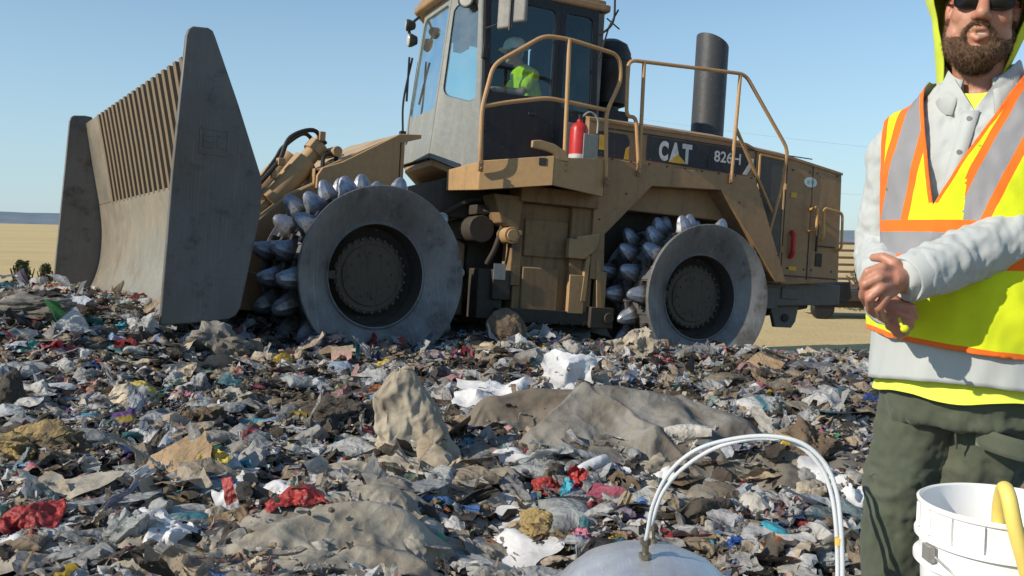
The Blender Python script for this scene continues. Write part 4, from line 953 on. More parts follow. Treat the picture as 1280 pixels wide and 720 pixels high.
scatter('shredded_scraps', reg(1.5, 4.5, .4), int(10000*Q_), .012, .05, lambda y: 2, MATS, dict(film=3, card=2, strip=3, clod=4), 4, 'tiny shreds of plastic, paper and soil lying between the larger litter nearby', lift=(.0,.07), tilt=1.0)
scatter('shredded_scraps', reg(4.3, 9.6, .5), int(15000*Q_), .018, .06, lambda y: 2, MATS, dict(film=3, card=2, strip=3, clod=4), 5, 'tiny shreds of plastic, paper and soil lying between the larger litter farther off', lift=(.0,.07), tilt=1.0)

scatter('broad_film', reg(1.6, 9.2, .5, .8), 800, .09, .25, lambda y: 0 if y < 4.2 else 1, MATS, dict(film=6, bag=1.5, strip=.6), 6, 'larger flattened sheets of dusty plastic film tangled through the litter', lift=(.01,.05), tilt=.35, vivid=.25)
# ------------------------------------------------------------------ single pieces of rubbish lying on the bed
def rub(name, base, base2=None, rough=.8, trans=0, grime=.45, scale=9, metal=0, bs=.5, fs=.9):
    m, nt, b, out = newmat(name); n1 = noise_(nt, scale, 8, .7); n2 = noise_(nt, scale*6, 6, .75); n3 = noise_(nt, scale*.5, 5, .6)
    c = mixc(nt, ramp(nt, n3, .44, .56), base, base2 or [x*.86 for x in base])
    c = mixc(nt, math_(nt, 'MULTIPLY', ramp(nt, n1, .42, .72), grime), c, (.13,.10,.07)); c = mixc(nt, math_(nt, 'MULTIPLY', ramp(nt, n2, .5, .8), .5*min(1, grime*2)), c, [x*.55 for x in base])
    nt.links.new(c, b.inputs['Base Color']); b.inputs['Roughness'].default_value = rough; b.inputs['Metallic'].default_value = metal; b.inputs['Specular IOR Level'].default_value = .35
    facet(nt, b, n2, scale, fs)
    if trans:
        t = nd(nt, 'ShaderNodeBsdfTranslucent'); nt.links.new(c, t.inputs[0]); mx = nt.nodes.new('ShaderNodeMixShader'); mx.inputs[0].default_value = trans
        nt.links.new(b.outputs[0], mx.inputs[1]); nt.links.new(t.outputs[0], mx.inputs[2]); nt.links.new(mx.outputs[0], out.inputs[0])
    return m
RM = dict(
 beige=rub('beige_canvas', (.41,.36,.28), (.31,.27,.21), .9, 0, .6, 5, fs=.42), tarp=rub('grey_tarp', (.235,.222,.20), (.145,.136,.12), .85, 0, .75, 4, fs=.55), cream=rub('cream_tarp', (.40,.365,.30), (.28,.25,.20), .6, .1, .75, 4, fs=.55),
 white=rub('white_sheet', (.70,.71,.73), (.60,.61,.63), .6, .15, .25, 6, fs=.35), pale=rub('pale_film', (.55,.55,.53), (.42,.42,.41), .4, .25, .3), clear=rub('cloudy_film', (.48,.50,.50), (.36,.38,.38), .28, .35, .3),
 black=rub('black_film', (.025,.024,.025), (.05,.045,.04), .4, 0, .3), brown=rub('brown_fabric', (.16,.115,.075), (.10,.075,.05), .95, 0, .5), dark=rub('dark_fabric', (.07,.06,.05), (.04,.035,.03), .9, 0, .5),
 red=rub('red_film', (.40,.045,.04), (.28,.03,.03), .35, .1, .22), blue=rub('blue_film', (.12,.24,.46), (.42,.48,.58), .4, .15, .35), dblue=rub('deep_blue_film', (.03,.10,.36), None, .4, .1, .3), yellow=rub('yellow_film', (.62,.48,.10), (.55,.40,.10), .4, .1, .3),
 teal=rub('teal_film', (.06,.38,.48), (.04,.28,.36), .4, .1, .25), green=rub('green_film', (.05,.30,.17), (.25,.45,.33), .45, .1, .3), orange=rub('orange_scrap', (.65,.22,.05), None, .5, 0, .2), pink=rub('pink_scrap', (.60,.22,.30), None, .6, .1, .3),
 purple=rub('purple_film', (.20,.09,.33), None, .5, .1, .25), card=rub('brown_card', (.36,.25,.15), (.30,.21,.12), .9, 0, .35), wood=rub('old_wood', (.30,.24,.17), (.2,.15,.1), .9, 0, .4), straw=rub('matted_straw', (.36,.26,.11), (.13,.10,.06), .95, 0, .5, 14, bs=1), foil=rub('silver_foil', (.5,.5,.5), None, .3, 0, .2, metal=.8))
def crumple(U, V, rg, amp, k=7, fmin=1, fmax=5):
    Z = np.zeros_like(U); wu = (vn(U*3+rg.uniform(0,50), V*3, 3)-.5)*.35; wv = (vn(U*3, V*3+rg.uniform(0,50), 4)-.5)*.35
    for j in range(k):
        t = rg.uniform(0, pi); f = fmin*(fmax/fmin)**(j/max(1, k-1)); Z += amp/f**.85*(tri(((U+wu)*np.cos(t)+(V+wv)*np.sin(t))*f+rg.uniform(0, 1))**1.3-.45)
    Z += amp*.5*(fbm(U*6+rg.uniform(0,50), V*6, 8, 4)-.45); return Z
def basis(p, yaw, tilt, roll=0):
    """x right, y up the sheet (tilted back from the ground by tilt), z out of the sheet"""
    return Matrix.Translation(p) @ Matrix.Rotation(R_(yaw), 4, 'Z') @ Matrix.Rotation(R_(tilt), 4, 'X') @ Matrix.Rotation(R_(roll), 4, 'Z')
def sheet_mesh(w, h, seed, amp=.12, n=34, curl=0., fmax=6, ragged=.12, bend=None):
    rg = np.random.default_rng(seed); u = np.linspace(-.5, .5, n+1); U, V = np.meshgrid(u, u); U = U.ravel(); V = V.ravel()
    a = np.arctan2(V, U); edge = np.maximum(abs(U), abs(V))*2
    s_ = 1+edge**3*ragged*(fbm(a*1.6+seed, a*0+1.5, 6, 4)-.45)*3; U2, V2 = U*s_, V*s_
    Z = crumple(U*max(1, w/h), V*max(1, h/w), rg, amp*min(w, h), fmax=fmax)
    if curl: Z = Z-curl*min(w, h)*(U**2+V**2)*2
    X = U2*w; Y = V2*h; m0 = min(w, h); wu = (vn(X/m0*2+rg.uniform(0,90), Y/m0*2, 3)-.5)*.5
    for j in range(9):
        t = rg.uniform(0, pi); f = 1.0*1.36**j; d3 = rg.normal(size=3); d3 /= np.linalg.norm(d3); a_ = m0*amp*1.0/f**.75*tri(((X/m0+wu)*np.cos(t)+(Y/m0+wu)*np.sin(t))*f+rg.uniform(0, 1))
        X = X+d3[0]*a_; Y = Y+d3[1]*a_; Z = Z+d3[2]*a_*.8
    if bend: X, Y, Z = bend(U, V, X, Y, Z)
    i = np.arange(n)[None,:]+np.arange(n)[:,None]*(n+1); q = np.stack([i, i+1, i+n+2, i+n+1], -1).reshape(-1, 4)
    return np.stack([X, Y, Z], -1), q
def lump_mesh(w, h, t, seed, n=14, amp=.35, k=9, fm=1.6):
    rg = np.random.default_rng(seed); u = np.linspace(-1, 1, n+1); U, V = np.meshgrid(u, u); U = U.ravel(); V = V.ravel(); o = np.ones_like(U)
    i = np.arange(n)[None,:]+np.arange(n)[:,None]*(n+1); q0 = np.stack([i, i+1, i+n+2, i+n+1], -1).reshape(-1, 4); P = []; Q = []
    for j, (a, b_, c) in enumerate(((U,V,o),(V,U,-o),(o,U,V),(-o,V,U),(V,o,U),(U,-o,V))): P.append(np.stack([a,b_,c],-1)); Q.append(q0+j*(n+1)**2)
    P = np.concatenate(P); P = P/np.linalg.norm(P, axis=1)[:,None]; r = np.ones(len(P))
    for j in range(k):
        d = rg.normal(size=3); d /= np.linalg.norm(d); f = fm*(1.35**j)*.5; r += amp/(1+j*.5)*(tri(P@d*f+rg.uniform(0,1))-.5)
    D = np.zeros_like(P)
    for j in range(8):
        d = rg.normal(size=3); d /= np.linalg.norm(d); e = rg.normal(size=3); e /= np.linalg.norm(e); f = 1.1*1.33**j; D += e[None,:]*(amp*.75/f**.7*(tri(P@d*f*.5+rg.uniform(0,1))-.5))[:,None]
    P = (P*np.clip(r, .45, 1.6)[:,None]+D)*np.array([w/2, h/2, t/2]); return P, np.concatenate(Q)
ITEMS = []
def item(name, label, cat, P, q, mat, mw, group=None, sharp=48, thick=0):
    me = np_mesh(name, P, q, mat); bm = bmesh.new(); bm.from_mesh(me); bmesh.ops.remove_doubles(bm, verts=bm.verts, dist=1e-4); bmesh.ops.recalc_face_normals(bm, faces=bm.faces); bm.to_mesh(me); bm.free()
    me.polygons.foreach_set('use_smooth', [True]*len(me.polygons)); me.set_sharp_from_angle(angle=R_(sharp))
    o = link(name, me); place(o, mw); tag(o, label, cat, group)
    if thick: s_ = o.modifiers.new('solid', 'SOLIDIFY'); s_.thickness = thick
    ITEMS.append(o); return o
def S(name, label, cat, px, py, wpx, hpx, mat, tilt=20, yaw=0, roll=0, amp=.15, seed=1, lift=.03, n=30, curl=.1, fmax=6, ragged=.12, group=None, bend=None):
    """a crumpled sheet whose middle stands on the bed where px,py looks; size given as it looks"""
    p = ground_hit(px, py+hpx*.32); d = (p-CAM).dot(FW); w_ = wpx*d/F; el = R_(tilt)+math.asin(min(.6, (1.2-p.z)/d)); h_ = hpx*d/F/max(.32, sin(el))
    h_ = min(h_, w_*1.6 if tilt < 50 else h_)
    P, q = sheet_mesh(w_, h_, seed, amp, n, curl, fmax, ragged, bend)
    return item(name, label, cat, P, q, RM[mat] if isinstance(mat, str) else mat, basis(p+Vector((0,h_*.15*cos(R_(tilt)), h_*.5*sin(R_(tilt))*.8+lift)), yaw, tilt, roll), group)
def L(name, label, cat, px, py, wpx, hpx, mat, seed=1, yaw=0, tilt=0, roll=0, amp=.35, dep=.8, sink=.2, group=None, n=14):
    p = ground_hit(px, py+hpx*.35); d = (p-CAM).dot(FW); w_ = wpx*d/F; h_ = hpx*d/F
    P, q = lump_mesh(w_, w_*dep, h_*1.05, seed, n, amp)
    return item(name, label, cat, P, q, RM[mat] if isinstance(mat, str) else mat, Matrix.Translation(p+Vector((0,w_*dep*.25,h_*(.5-sink)))) @ Matrix.Rotation(R_(yaw), 4, 'Z') @ Matrix.Rotation(R_(roll), 4, 'Y'), group)

def DR(name, label, cat, px, py, hw, hd, H, mat, yaw=0, seed=1, n=80, aniso=(1,2.4), amp=.035, bumps=(), power=.55, lift=.0):
    """cloth lying in folds over the bed: half width hw and half depth hd in metres, H high"""
    p = ground_hit(px, py); rg = np.random.default_rng(seed); u = np.linspace(-1, 1, n+1); U, V = np.meshgrid(u, u); U = U.ravel(); V = V.ravel()
    k = np.maximum(abs(U), abs(V)); rr = np.hypot(U, V); s_ = np.where(rr > 0, k/np.maximum(rr, 1e-6), 1); a = np.arctan2(V, U); out = 1+.35*(fbm(np.cos(a)*1.3+seed, np.sin(a)*1.3+5, 6, 3)-.44)*2
    s_ = .35+.65*s_; X = U*s_*hw*out; Y = V*s_*hd*out; c_, q_ = cos(R_(yaw)), sin(R_(yaw)); wx, wy = p.x+X*c_-Y*q_, p.y+X*q_+Y*c_
    dome = np.clip(1-k**2.2, 0, 1)**power; Z = hgt(wx, wy)+lift+H*dome*(.55+.9*fbm(X/hw*1.1+seed*3, Y/hd*1.4, 12, 2))-.02
    for (bx, by, br, bh) in bumps: Z = Z+bh*np.exp(-(((X/hw-bx)/br)**2+((Y/hd-by)/(br*1.2))**2))
    P = np.stack([wx, wy, Z], -1); m0 = .35; xs_, ys_ = X/m0*aniso[0], Y/m0*aniso[1]; wu = (vn(X*6+rg.uniform(0,90), Y*6, 3)-.5)*.8
    for j in range(9):
        t = rg.normal(pi/2, .6); f = .7*1.3**j; d3 = rg.normal(size=3)*np.array([.6,.9,1]); d3 /= np.linalg.norm(d3)
        P += d3[None,:]*((1.25*amp/f**1.0)*(tri(((xs_+wu)*np.cos(t)+(ys_+wu)*np.sin(t))*f*.6+rg.uniform(0,1))-.4)*np.clip(2.2-2*k, .35, 1))[:,None]
    i = np.arange(n)[None,:]+np.arange(n)[:,None]*(n+1); q = np.stack([i, i+1, i+n+2, i+n+1], -1).reshape(-1, 4)
    P -= np.array(p)[None,:]; return item(name, label, cat, P, q, RM[mat] if isinstance(mat, str) else mat, Matrix.Translation(p), sharp=60)
GH = ground_hit
p = GH(508, 594)+Vector((0,.12,0))
def sack_shell(s_=.0037, nt_=56, nh=34):
    th = np.linspace(0, 2*pi, nt_, endpoint=False); t = np.linspace(0, 1, nh); TH, T = np.meshgrid(th, t); TH = TH.ravel(); T = T.ravel(); C_ = np.cos(TH)
    right = np.interp(T, [0,.15,.35,.55,.75,.9,.97,1], [74,64,52,42,31,20,9,1]); left = np.interp(T, [0,.15,.3,.55,.80,.9,.97,1], [62,46,37,36,33,21,9,1])
    r = (left+(right-left)*ss(-.6, .6, C_))*s_*(1+.10*tri(TH/(2*pi)*4+T*.5)+.05*np.sin(TH*2+1)); X = r*C_; Y = r*np.sin(TH)*.62; Z = T*142*s_
    i = np.arange(nt_)[None,:]+np.arange(nh-1)[:,None]*nt_; j = (np.arange(nt_)+1)[None,:] % nt_+np.arange(nh-1)[:,None]*nt_; return np.stack([X,Y,Z],-1), np.stack([i, j, j+nt_, i+nt_], -1).reshape(-1, 4)
cloth_item('canvas_sack', 'tall beige canvas sack standing upright in the middle of the rubbish', 'sack', 'beige', size=(.7,.7), res=10, custom=sack_shell(), obst=[(p+Vector((-.03,0,.14)),(.10,.06,.20)),(p+Vector((-.04,.0,.34)),(.085,.045,.115)),(p+Vector((-.02,0,.42)),(.035,.03,.07)),(p+Vector((.05,-.005,.18)),(.09,.05,.17)),(p+Vector((.12,.0,.06)),(.10,.07,.10))], start=p+Vector((.0,0,.01)), grow=.14, seed=3, frames=26, stiff=14)
p = GH(515, 606)+Vector((0,.02,0))
cloth_item('canvas_cloth', 'crumpled beige cloth bunched around the foot of the tall standing sack', 'cloth', 'beige', size=(.66,.34), res=46, obst=[(p+Vector((-.1,0,.02)),(.09,.05,.09)),(p+Vector((.12,0,.03)),(.08,.06,.11))], start=p+Vector((0,0,.24)), grow=.38, seed=5, yaw=8, stiff=3)
p = GH(500, 622)
cloth_item('canvas_cloth', 'grey folded cloth strip lying in front of the tall standing sack', 'cloth', 'tarp', size=(.52,.16), res=40, obst=[(p+Vector((-.05,0,.0)),(.12,.04,.07))], start=p+Vector((0,0,.18)), grow=.3, seed=6, yaw=10, stiff=3)
p = GH(400, 705)
cloth_item('tarpaulin', 'large cream tarpaulin folded in the foreground left of the steel dome', 'tarpaulin', 'cream', size=(1.0,.56), res=66, obst=[(p+Vector((-.20,.04,.0)),(.20,.06,.08)),(p+Vector((.10,.17,.02)),(.24,.06,.13)),(p+Vector((.18,-.06,.0)),(.18,.05,.07)),(p+Vector((-.02,-.16,.0)),(.2,.05,.06))], start=p+Vector((0,.05,.28)), grow=.40, seed=4, yaw=12, notch=.16, frames=30, stiff=12)
p = GH(470, 668)
cloth_item('tarpaulin', 'rounded end of cream tarpaulin curling over behind the large foreground one', 'tarpaulin', 'cream', size=(.50,.34), res=50, obst=[(p+Vector((.0,.03,.02)),(.16,.08,.15))], start=p+Vector((0,.02,.30)), grow=.2, seed=14, yaw=-12, stiff=4)
p = GH(515, 708)
cloth_item('tarpaulin', 'pale tarpaulin scrap at the lower right end of the foreground tarpaulin', 'tarpaulin', 'cream', size=(.32,.28), res=40, obst=[(p+Vector((.0,.0,.0)),(.07,.07,.10))], start=p+Vector((0,0,.22)), grow=.35, seed=15, yaw=30, stiff=3)
p = GH(808, 560)
cloth_item('tarpaulin', 'wide rumpled grey tarpaulin lying right of the tall sack and behind the tubes', 'tarpaulin', 'tarp', size=(1.42,1.0), res=76, obst=[(p+Vector((-.18,.24,.02)),(.20,.16,.24)),(p+Vector((.0,.20,.02)),(.16,.10,.23)),(p+Vector((.16,.10,.0)),(.10,.18,.19)),(p+Vector((.42,.08,.0)),(.16,.14,.15)),(p+Vector((-.42,.0,.0)),(.2,.06,.11)),(p+Vector((.02,-.12,.0)),(.06,.05,.13)),(p+Vector((.27,-.10,.0)),(.05,.07,.10)),(p+Vector((.22,.26,.0)),(.06,.05,.22)),(p+Vector((-.30,.2,.05)),(.05,.05,.24))], start=p+Vector((0,.12,.38)), grow=.36, seed=9, yaw=-4, notch=.18, frames=30, stiff=12)
p = GH(668, 545)
cloth_item('tarpaulin', 'dark brown tarpaulin flap hanging over a hollow right of the tall sack', 'tarpaulin', rub('brown_tarp', (.17,.145,.115), (.12,.10,.08), .85, 0, .4, 5, fs=.3), size=(.84,.42), res=60, obst=[(p+Vector((-.22,.1,.03)),(.12,.06,.15)),(p+Vector((.24,.12,.03)),(.10,.07,.20)),(p+Vector((.0,.15,.03)),(.16,.06,.19)),(p+Vector((.1,.02,.0)),(.05,.05,.11))], start=p+Vector((0,.1,.34)), grow=.34, seed=22, yaw=3, notch=.2, stiff=4)
L('hollow_shade', 'black lump standing for the shade in the hollow below the brown tarpaulin flap', 'film', 728, 535, 86, 30, 'black', seed=223, amp=.3, dep=.25)  # black lump put in as the dark gap under the flap
p = GH(704, 500)+Vector((0,.06,0))
S('plastic_sheet', 'bright white crumpled sheet standing up between the sack and the rear wheel', 'plastic sheet', 704, 473, 66, 52, 'white', tilt=62, yaw=-12, amp=.13, seed=35, lift=.05, n=24, fmax=2.2, ragged=.25, curl=.25)
p = GH(614, 520)
S('plastic_sheet', 'flat white sheet lying on the rubbish just right of the tall sack', 'plastic sheet', 618, 506, 86, 30, 'white', tilt=24, yaw=-8, amp=.09, seed=32, lift=.07, n=22, fmax=2, ragged=.3)
p = GH(590, 500)
cloth_item('cloth_strip', 'narrow grey cloth strip slanting up from the tall sack to the white sheet', 'cloth', 'tarp', size=(.46,.15), res=36, obst=[(p+Vector((.12,0,.03)),(.06,.04,.16)),(p+Vector((-.05,0,.0)),(.06,.04,.07))], start=p+Vector((0,0,.26)), grow=.2, seed=33, yaw=-10, stiff=4)
p = GH(797, 462)
S('cloth_piece', 'pale beige cloth leaning up in front of the gap between the wheels', 'cloth', 797, 440, 56, 36, 'beige', tilt=55, roll=28, amp=.16, seed=34, lift=.04, n=30)
L('rolled_tarp', 'long rolled grey tarpaulin edge lying below the brown flap', 'roll', 735, 553, 120, 26, 'tarp', seed=23, amp=.20, dep=.25, roll=4, n=20)
L('plastic_bag', 'long cloudy clear bag lying full of air below the brown flap', 'bag', 678, 586, 92, 24, 'clear', seed=35, amp=.16, dep=.45, n=20)
L('plastic_bag', 'blue and white printed bag lying left of the foreground tarpaulin', 'bag', 258, 612, 66, 38, 'blue', seed=36, amp=.4)
S('plastic_bag', 'yellow crumpled film lying on the blue and white bag', 'bag', 264, 602, 32, 36, 'yellow', tilt=50, roll=-35, amp=.2, seed=37, lift=.07, n=20)
p = GH(376, 645); cloth_item('plastic_bag', 'red printed bag with a grey panel lying behind the foreground tarpaulin', 'bag', 'red', size=(.27,.20), res=30, obst=[(p+Vector((.0,.02,.0)),(.08,.04,.11))], start=p+Vector((0,.02,.22)), grow=.15, seed=38, yaw=15, stiff=10)
S('paper_label', 'grey printed panel on the red bag behind the foreground tarpaulin', 'paper', 386, 630, 30, 18, 'pale', tilt=40, roll=-15, amp=.12, seed=39, lift=.10, n=14)
p = GH(346, 636); cloth_item('plastic_sheet', 'white film folded against the left side of the red printed bag', 'plastic sheet', 'white', size=(.28,.20), res=30, obst=[(p+Vector((.0,.02,.0)),(.07,.04,.10))], start=p+Vector((0,.02,.2)), grow=.15, seed=40, yaw=35, stiff=8)
p = GH(22, 682); cloth_item('plastic_bag', 'glossy red bag at the left edge of the rubbish', 'bag', 'red', size=(.34,.26), res=34, obst=[(p+Vector((.02,.03,.0)),(.10,.05,.12))], start=p+Vector((0,.02,.22)), grow=.15, seed=41, yaw=20, stiff=10)
L('plastic_bag', 'grey milky bag lying right of the glossy red one', 'bag', 62, 684, 70, 34, 'clear', seed=42, amp=.3)
L('plastic_bag', 'wrinkled clear bag hanging over rubbish near the lower left', 'bag', 160, 668, 60, 60, 'clear', seed=43, amp=.45, dep=.5, roll=40)
L('plastic_bag', 'bright yellow bag with a red print lying just above the tall sack', 'bag', 484, 461, 40, 17, 'yellow', seed=44, amp=.35)
L('plastic_bag', 'bright teal bag lying just in front of the blade', 'bag', 152, 411, 30, 16, 'teal', seed=45, amp=.4)
L('plastic_bag', 'blue and white bag below the teal one in front of the blade', 'bag', 136, 430, 26, 20, 'blue', seed=46, amp=.4)
L('plastic_bag', 'small blue bag caught in front of the front wheel', 'bag', 521, 424, 18, 13, 'dblue', seed=47, amp=.4)
L('roll', 'brown rounded roll leaning behind the front wheel', 'roll', 633, 417, 52, 42, 'brown', seed=48, amp=.14, dep=.7, roll=25, sink=.05)
S('board', 'grey dusty board lying between the brown roll and the rear wheel', 'board', 690, 410, 90, 24, 'tarp', tilt=12, roll=-6, amp=.05, seed=49, lift=.05, n=12)
S('cardboard_piece', 'grey flat board leaning against the inner side of the front wheel', 'board', 590, 392, 38, 40, 'tarp', tilt=60, roll=50, amp=.06, seed=50, lift=.02, n=10)
L('matted_straw', 'tan matted clump of straw at the left edge of the rubbish', 'straw', 36, 562, 96, 52, 'straw', seed=51, amp=.4, n=20)
L('black_bag', 'black film bag lying under the tan straw clump', 'bag', 40, 600, 64, 34, 'black', seed=52, amp=.4)
L('black_bag', 'black film bag lying left of the wrinkled clear bag', 'bag', 98, 668, 60, 34, 'black', seed=53, amp=.4)
L('dark_bundle', 'round dark earthy bundle at the left edge above the straw clump', 'bundle', 8, 498, 36, 64, 'dark', seed=54, amp=.2)
L('dark_bundle', 'dark lump of matted fabric left of the tall sack', 'bundle', 418, 520, 74, 36, 'dark', seed=55, amp=.35, n=18)
L('dark_bundle', 'dark brown fibrous lump halfway between blade and tall sack', 'bundle', 244, 528, 62, 36, 'brown', seed=56, amp=.4, n=18)
L('dark_bundle', 'dark lump of film lying in front of the front wheel', 'bundle', 398, 436, 60, 32, rub('navy_film', (.03,.035,.06), None, .5, 0, .3), seed=57, amp=.35)
p = GH(174, 500); cloth_item('yellow_cloth', 'soft yellow cloth scrap lying left of the dark fibrous lump', 'cloth', 'yellow', size=(.26,.14), res=22, obst=[(p+Vector((-.03,0,.0)),(.06,.04,.05))], start=p+Vector((0,0,.15)), grow=.15, seed=58, yaw=-10)
S('fabric_strip', 'pinkish brown fabric strip lying near the left edge', 'fabric', 100, 491, 54, 22, rub('pink_brown', (.33,.19,.15), None, .8), tilt=30, roll=8, amp=.2, seed=59)
L('blue_packet', 'small blue packet lying left of the tall sack', 'packet', 366, 554, 38, 13, 'dblue', seed=60, amp=.3, n=10)
L('teal_fabric', 'teal fabric scrap left of the blue packet', 'fabric', 264, 560, 40, 15, 'green', seed=61, amp=.35, n=12)
S('printed_packet', 'red, white and blue printed packet standing right of the clear bag', 'packet', 716, 618, 26, 40, 'red', tilt=60, roll=-22, amp=.2, seed=62, n=18)
S('printed_packet', 'pale blue torn corner beside the red printed packet', 'packet', 706, 628, 12, 26, 'teal', tilt=60, roll=-22, amp=.2, seed=63, n=12, lift=.05)
L('red_bag', 'dark red bag lying left of the red printed packet', 'bag', 684, 612, 34, 26, 'red', seed=64, amp=.45)
L('tarpaulin', 'small rounded beige bundle below the wide grey tarpaulin', 'tarpaulin', 815, 590, 78, 36, 'beige', seed=65, amp=.25, n=20)
L('plastic_bag', 'green and white packet behind the left arm of the tubes', 'packet', 834, 566, 32, 12, 'green', seed=66, amp=.3, n=10)
L('orange_scrap', 'orange scrap right of the green and white packet', 'scrap', 858, 557, 16, 15, 'orange', seed=67, amp=.4, n=8)
L('yellow_packet', 'yellow packet lying above the wide grey tarpaulin', 'packet', 772, 467, 22, 12, 'yellow', seed=68, amp=.3, n=8)
L('plastic_bag', 'light blue bag beside the bright white standing sheet', 'bag', 672, 456, 18, 24, 'teal', seed=69, amp=.35)
S('paper_sheet', 'cream torn board lying left of the worker legs', 'paper', 1076, 641, 40, 38, 'white', tilt=40, roll=10, amp=.12, seed=70, n=20, fmax=3, ragged=.35)
L('pink_scrap', 'crumpled pink cloth scrap in front left of the steel dome', 'scrap', 728, 678, 28, 28, 'pink', seed=71, amp=.4)
L('purple_cup', 'purple crumpled cup inside the curve of the tubes', 'cup', 799, 650, 16, 18, 'purple', seed=72, amp=.2)
L('blue_scrap', 'deep blue plastic scrap right of the steel dome', 'scrap', 924, 686, 34, 26, 'dblue', seed=73, amp=.4)
L('pink_scrap', 'bright pink scrap at the lower right of the steel dome', 'scrap', 962, 712, 22, 14, 'pink', seed=74, amp=.4)
L('red_scrap', 'red plastic scrap right of the wide grey tarpaulin', 'scrap', 940, 517, 18, 12, 'red', seed=75, amp=.4)
L('red_scrap', 'red twisted scrap above the other red scrap near the tarpaulin', 'scrap', 955, 492, 26, 14, 'red', seed=76, amp=.45)
L('plastic_bag', 'grey translucent bag right of the wide grey tarpaulin', 'bag', 968, 510, 34, 26, 'clear', seed=77, amp=.3)
L('dark_bundle', 'dark grey plastic heap near the worker, at the far crest', 'bundle', 1020, 466, 74, 22, rub('grey_film', (.14,.145,.16), None, .5, 0, .3), seed=78, amp=.3)
L('beige_bundle', 'beige crumpled bundle in front of the worker legs', 'bundle', 1020, 624, 50, 40, 'beige', seed=79, amp=.35)
L('brown_bundle', 'brown fibrous clump above the curve of the tubes', 'bundle', 1016, 565, 58, 56, 'brown', seed=80, amp=.4, n=20)
S('cloth_piece', 'grey blue cloth lying inside the curve of the tubes at the right', 'cloth', 945, 640, 50, 34, rub('blue_grey_cloth', (.28,.33,.38), None, .8), tilt=30, roll=-35, amp=.25, seed=81)
L('clear_bag', 'cloudy bag inside the curve of the tubes', 'bag', 905, 610, 52, 24, 'clear', seed=82, amp=.3)
L('beige_bundle', 'beige bundle at the bottom edge between dome and worker', 'bundle', 1012, 700, 70, 36, 'beige', seed=83, amp=.35)
L('tan_bundle', 'matted tan clump left of the steel dome', 'bundle', 690, 668, 80, 44, 'straw', seed=84, amp=.45, n=20)
S('paper_sheet', 'small white paper lying above the left arm of the tubes', 'paper', 778, 600, 20, 16, 'white', tilt=40, amp=.12, seed=85, n=10)
L('grey_mound', 'long grey fabric mound at the left crest below the shrubs', 'fabric', 34, 388, 90, 36, 'tarp', seed=86, amp=.25, n=18)
S('paper_sheet', 'pale blue grey sheet lying against the far blade wing', 'paper', 88, 384, 34, 20, rub('bluegrey', (.42,.46,.52), None, .7), tilt=30, roll=-20, amp=.06, seed=87, n=10)
L('pink_scrap', 'small pink and white bag lying at the foot of the far blade wing', 'bag', 84, 364, 16, 12, 'pink', seed=88, amp=.3, n=8)
L('plastic_bag', 'long pale bag lying right below the near blade corner', 'bag', 178, 414, 40, 44, 'pale', seed=89, amp=.35, roll=-40)
L('pale_bundle', 'long grey bundle lying under the near blade wing', 'bundle', 270, 432, 80, 46, 'tarp', seed=90, amp=.3, roll=20)
S('pale_card', 'pale teal card lying under the near blade wing', 'card', 238, 432, 30, 18, rub('pale_teal', (.35,.5,.5), None, .7), tilt=30, roll=-20, amp=.05, seed=91, n=8)
L('plastic_bag', 'milky bag with a pointed top left of the dark fibrous lump', 'bag', 80, 463, 34, 26, 'pale', seed=92, amp=.3)
L('plastic_bag', 'milky pointed bag in a row below the near blade wing', 'bag', 218, 478, 24, 26, 'clear', seed=93, amp=.3)
L('plastic_bag', 'second milky pointed bag right of the first below the blade wing', 'bag', 248, 480, 24, 28, 'clear', seed=94, amp=.3)
S('wood_piece', 'flat torn red and white carton standing left of the foreground tarpaulin', 'carton', 283, 648, 28, 52, 'white', tilt=70, roll=18, amp=.1, seed=95, n=14, ragged=.3)
S('red_print', 'dark red stained scrap stuck on the torn white carton', 'scrap', 284, 656, 14, 32, 'red', tilt=70, roll=18, amp=.1, seed=96, n=10, lift=.12)
# a plank that leans on the lower corner of the near blade wing
b = MB(); p0 = at(176, 394, 7.0); p1 = at(212, 364, 6.75); b.tube([p0, p1], [.055, .045], 4, flat=.4); b.build('p', RM['wood'])
pl = bpy.data.objects['p']; pl.name = 'wood_plank'; tag(pl, 'short dirty plank leaning on the lower front corner of the near blade wing', 'plank')
L('dirt_clump', 'clump of dirt caught on the plank at the near blade corner', 'dirt', 196, 376, 24, 16, 'brown', seed=190, amp=.4, n=10, sink=-.9)

# ---- smaller individual pieces, with labels that say colour and neighbour
LM = [('the teal bag by the blade',152,411),('the near blade wing',262,395),('the front wheel',470,440),('the brown roll',633,417),('the rear wheel',890,440),('the dark fibrous lump',244,528),('the tall sack',508,540),('the bright white sheet',704,473),
      ('the wide grey tarpaulin',800,520),('the straw clump',36,562),('the blue and white bag',258,612),('the glossy red bag',24,662),('the wrinkled clear bag',160,668),('the foreground tarpaulin',400,665),('the long cloudy bag',678,586),
      ('the steel dome',805,700),('the brown fibrous clump',1016,565),('the worker legs',1110,600),('the far dark heap',1020,466),('the yellow cloth scrap',174,494)]
CN = dict(white='white',pale='pale grey',clear='cloudy clear',black='black',brown='brown',dark='dark grey',red='red',blue='light blue',dblue='deep blue',yellow='yellow',teal='teal',green='green',orange='orange',pink='pink',purple='purple',card='tan',tarp='grey',beige='beige',cream='cream',foil='silver')
def near_label(px, py):
    best = min(LM, key=lambda l: math.hypot((px-l[1]), (py-l[2])*2)); dx, dy = px-best[1], (py-best[2])*2
    rel = ('right of ' if dx > 0 else 'left of ') if abs(dx) > abs(dy) else ('in front of ' if dy > 0 else 'behind ')
    return rel+best[0]
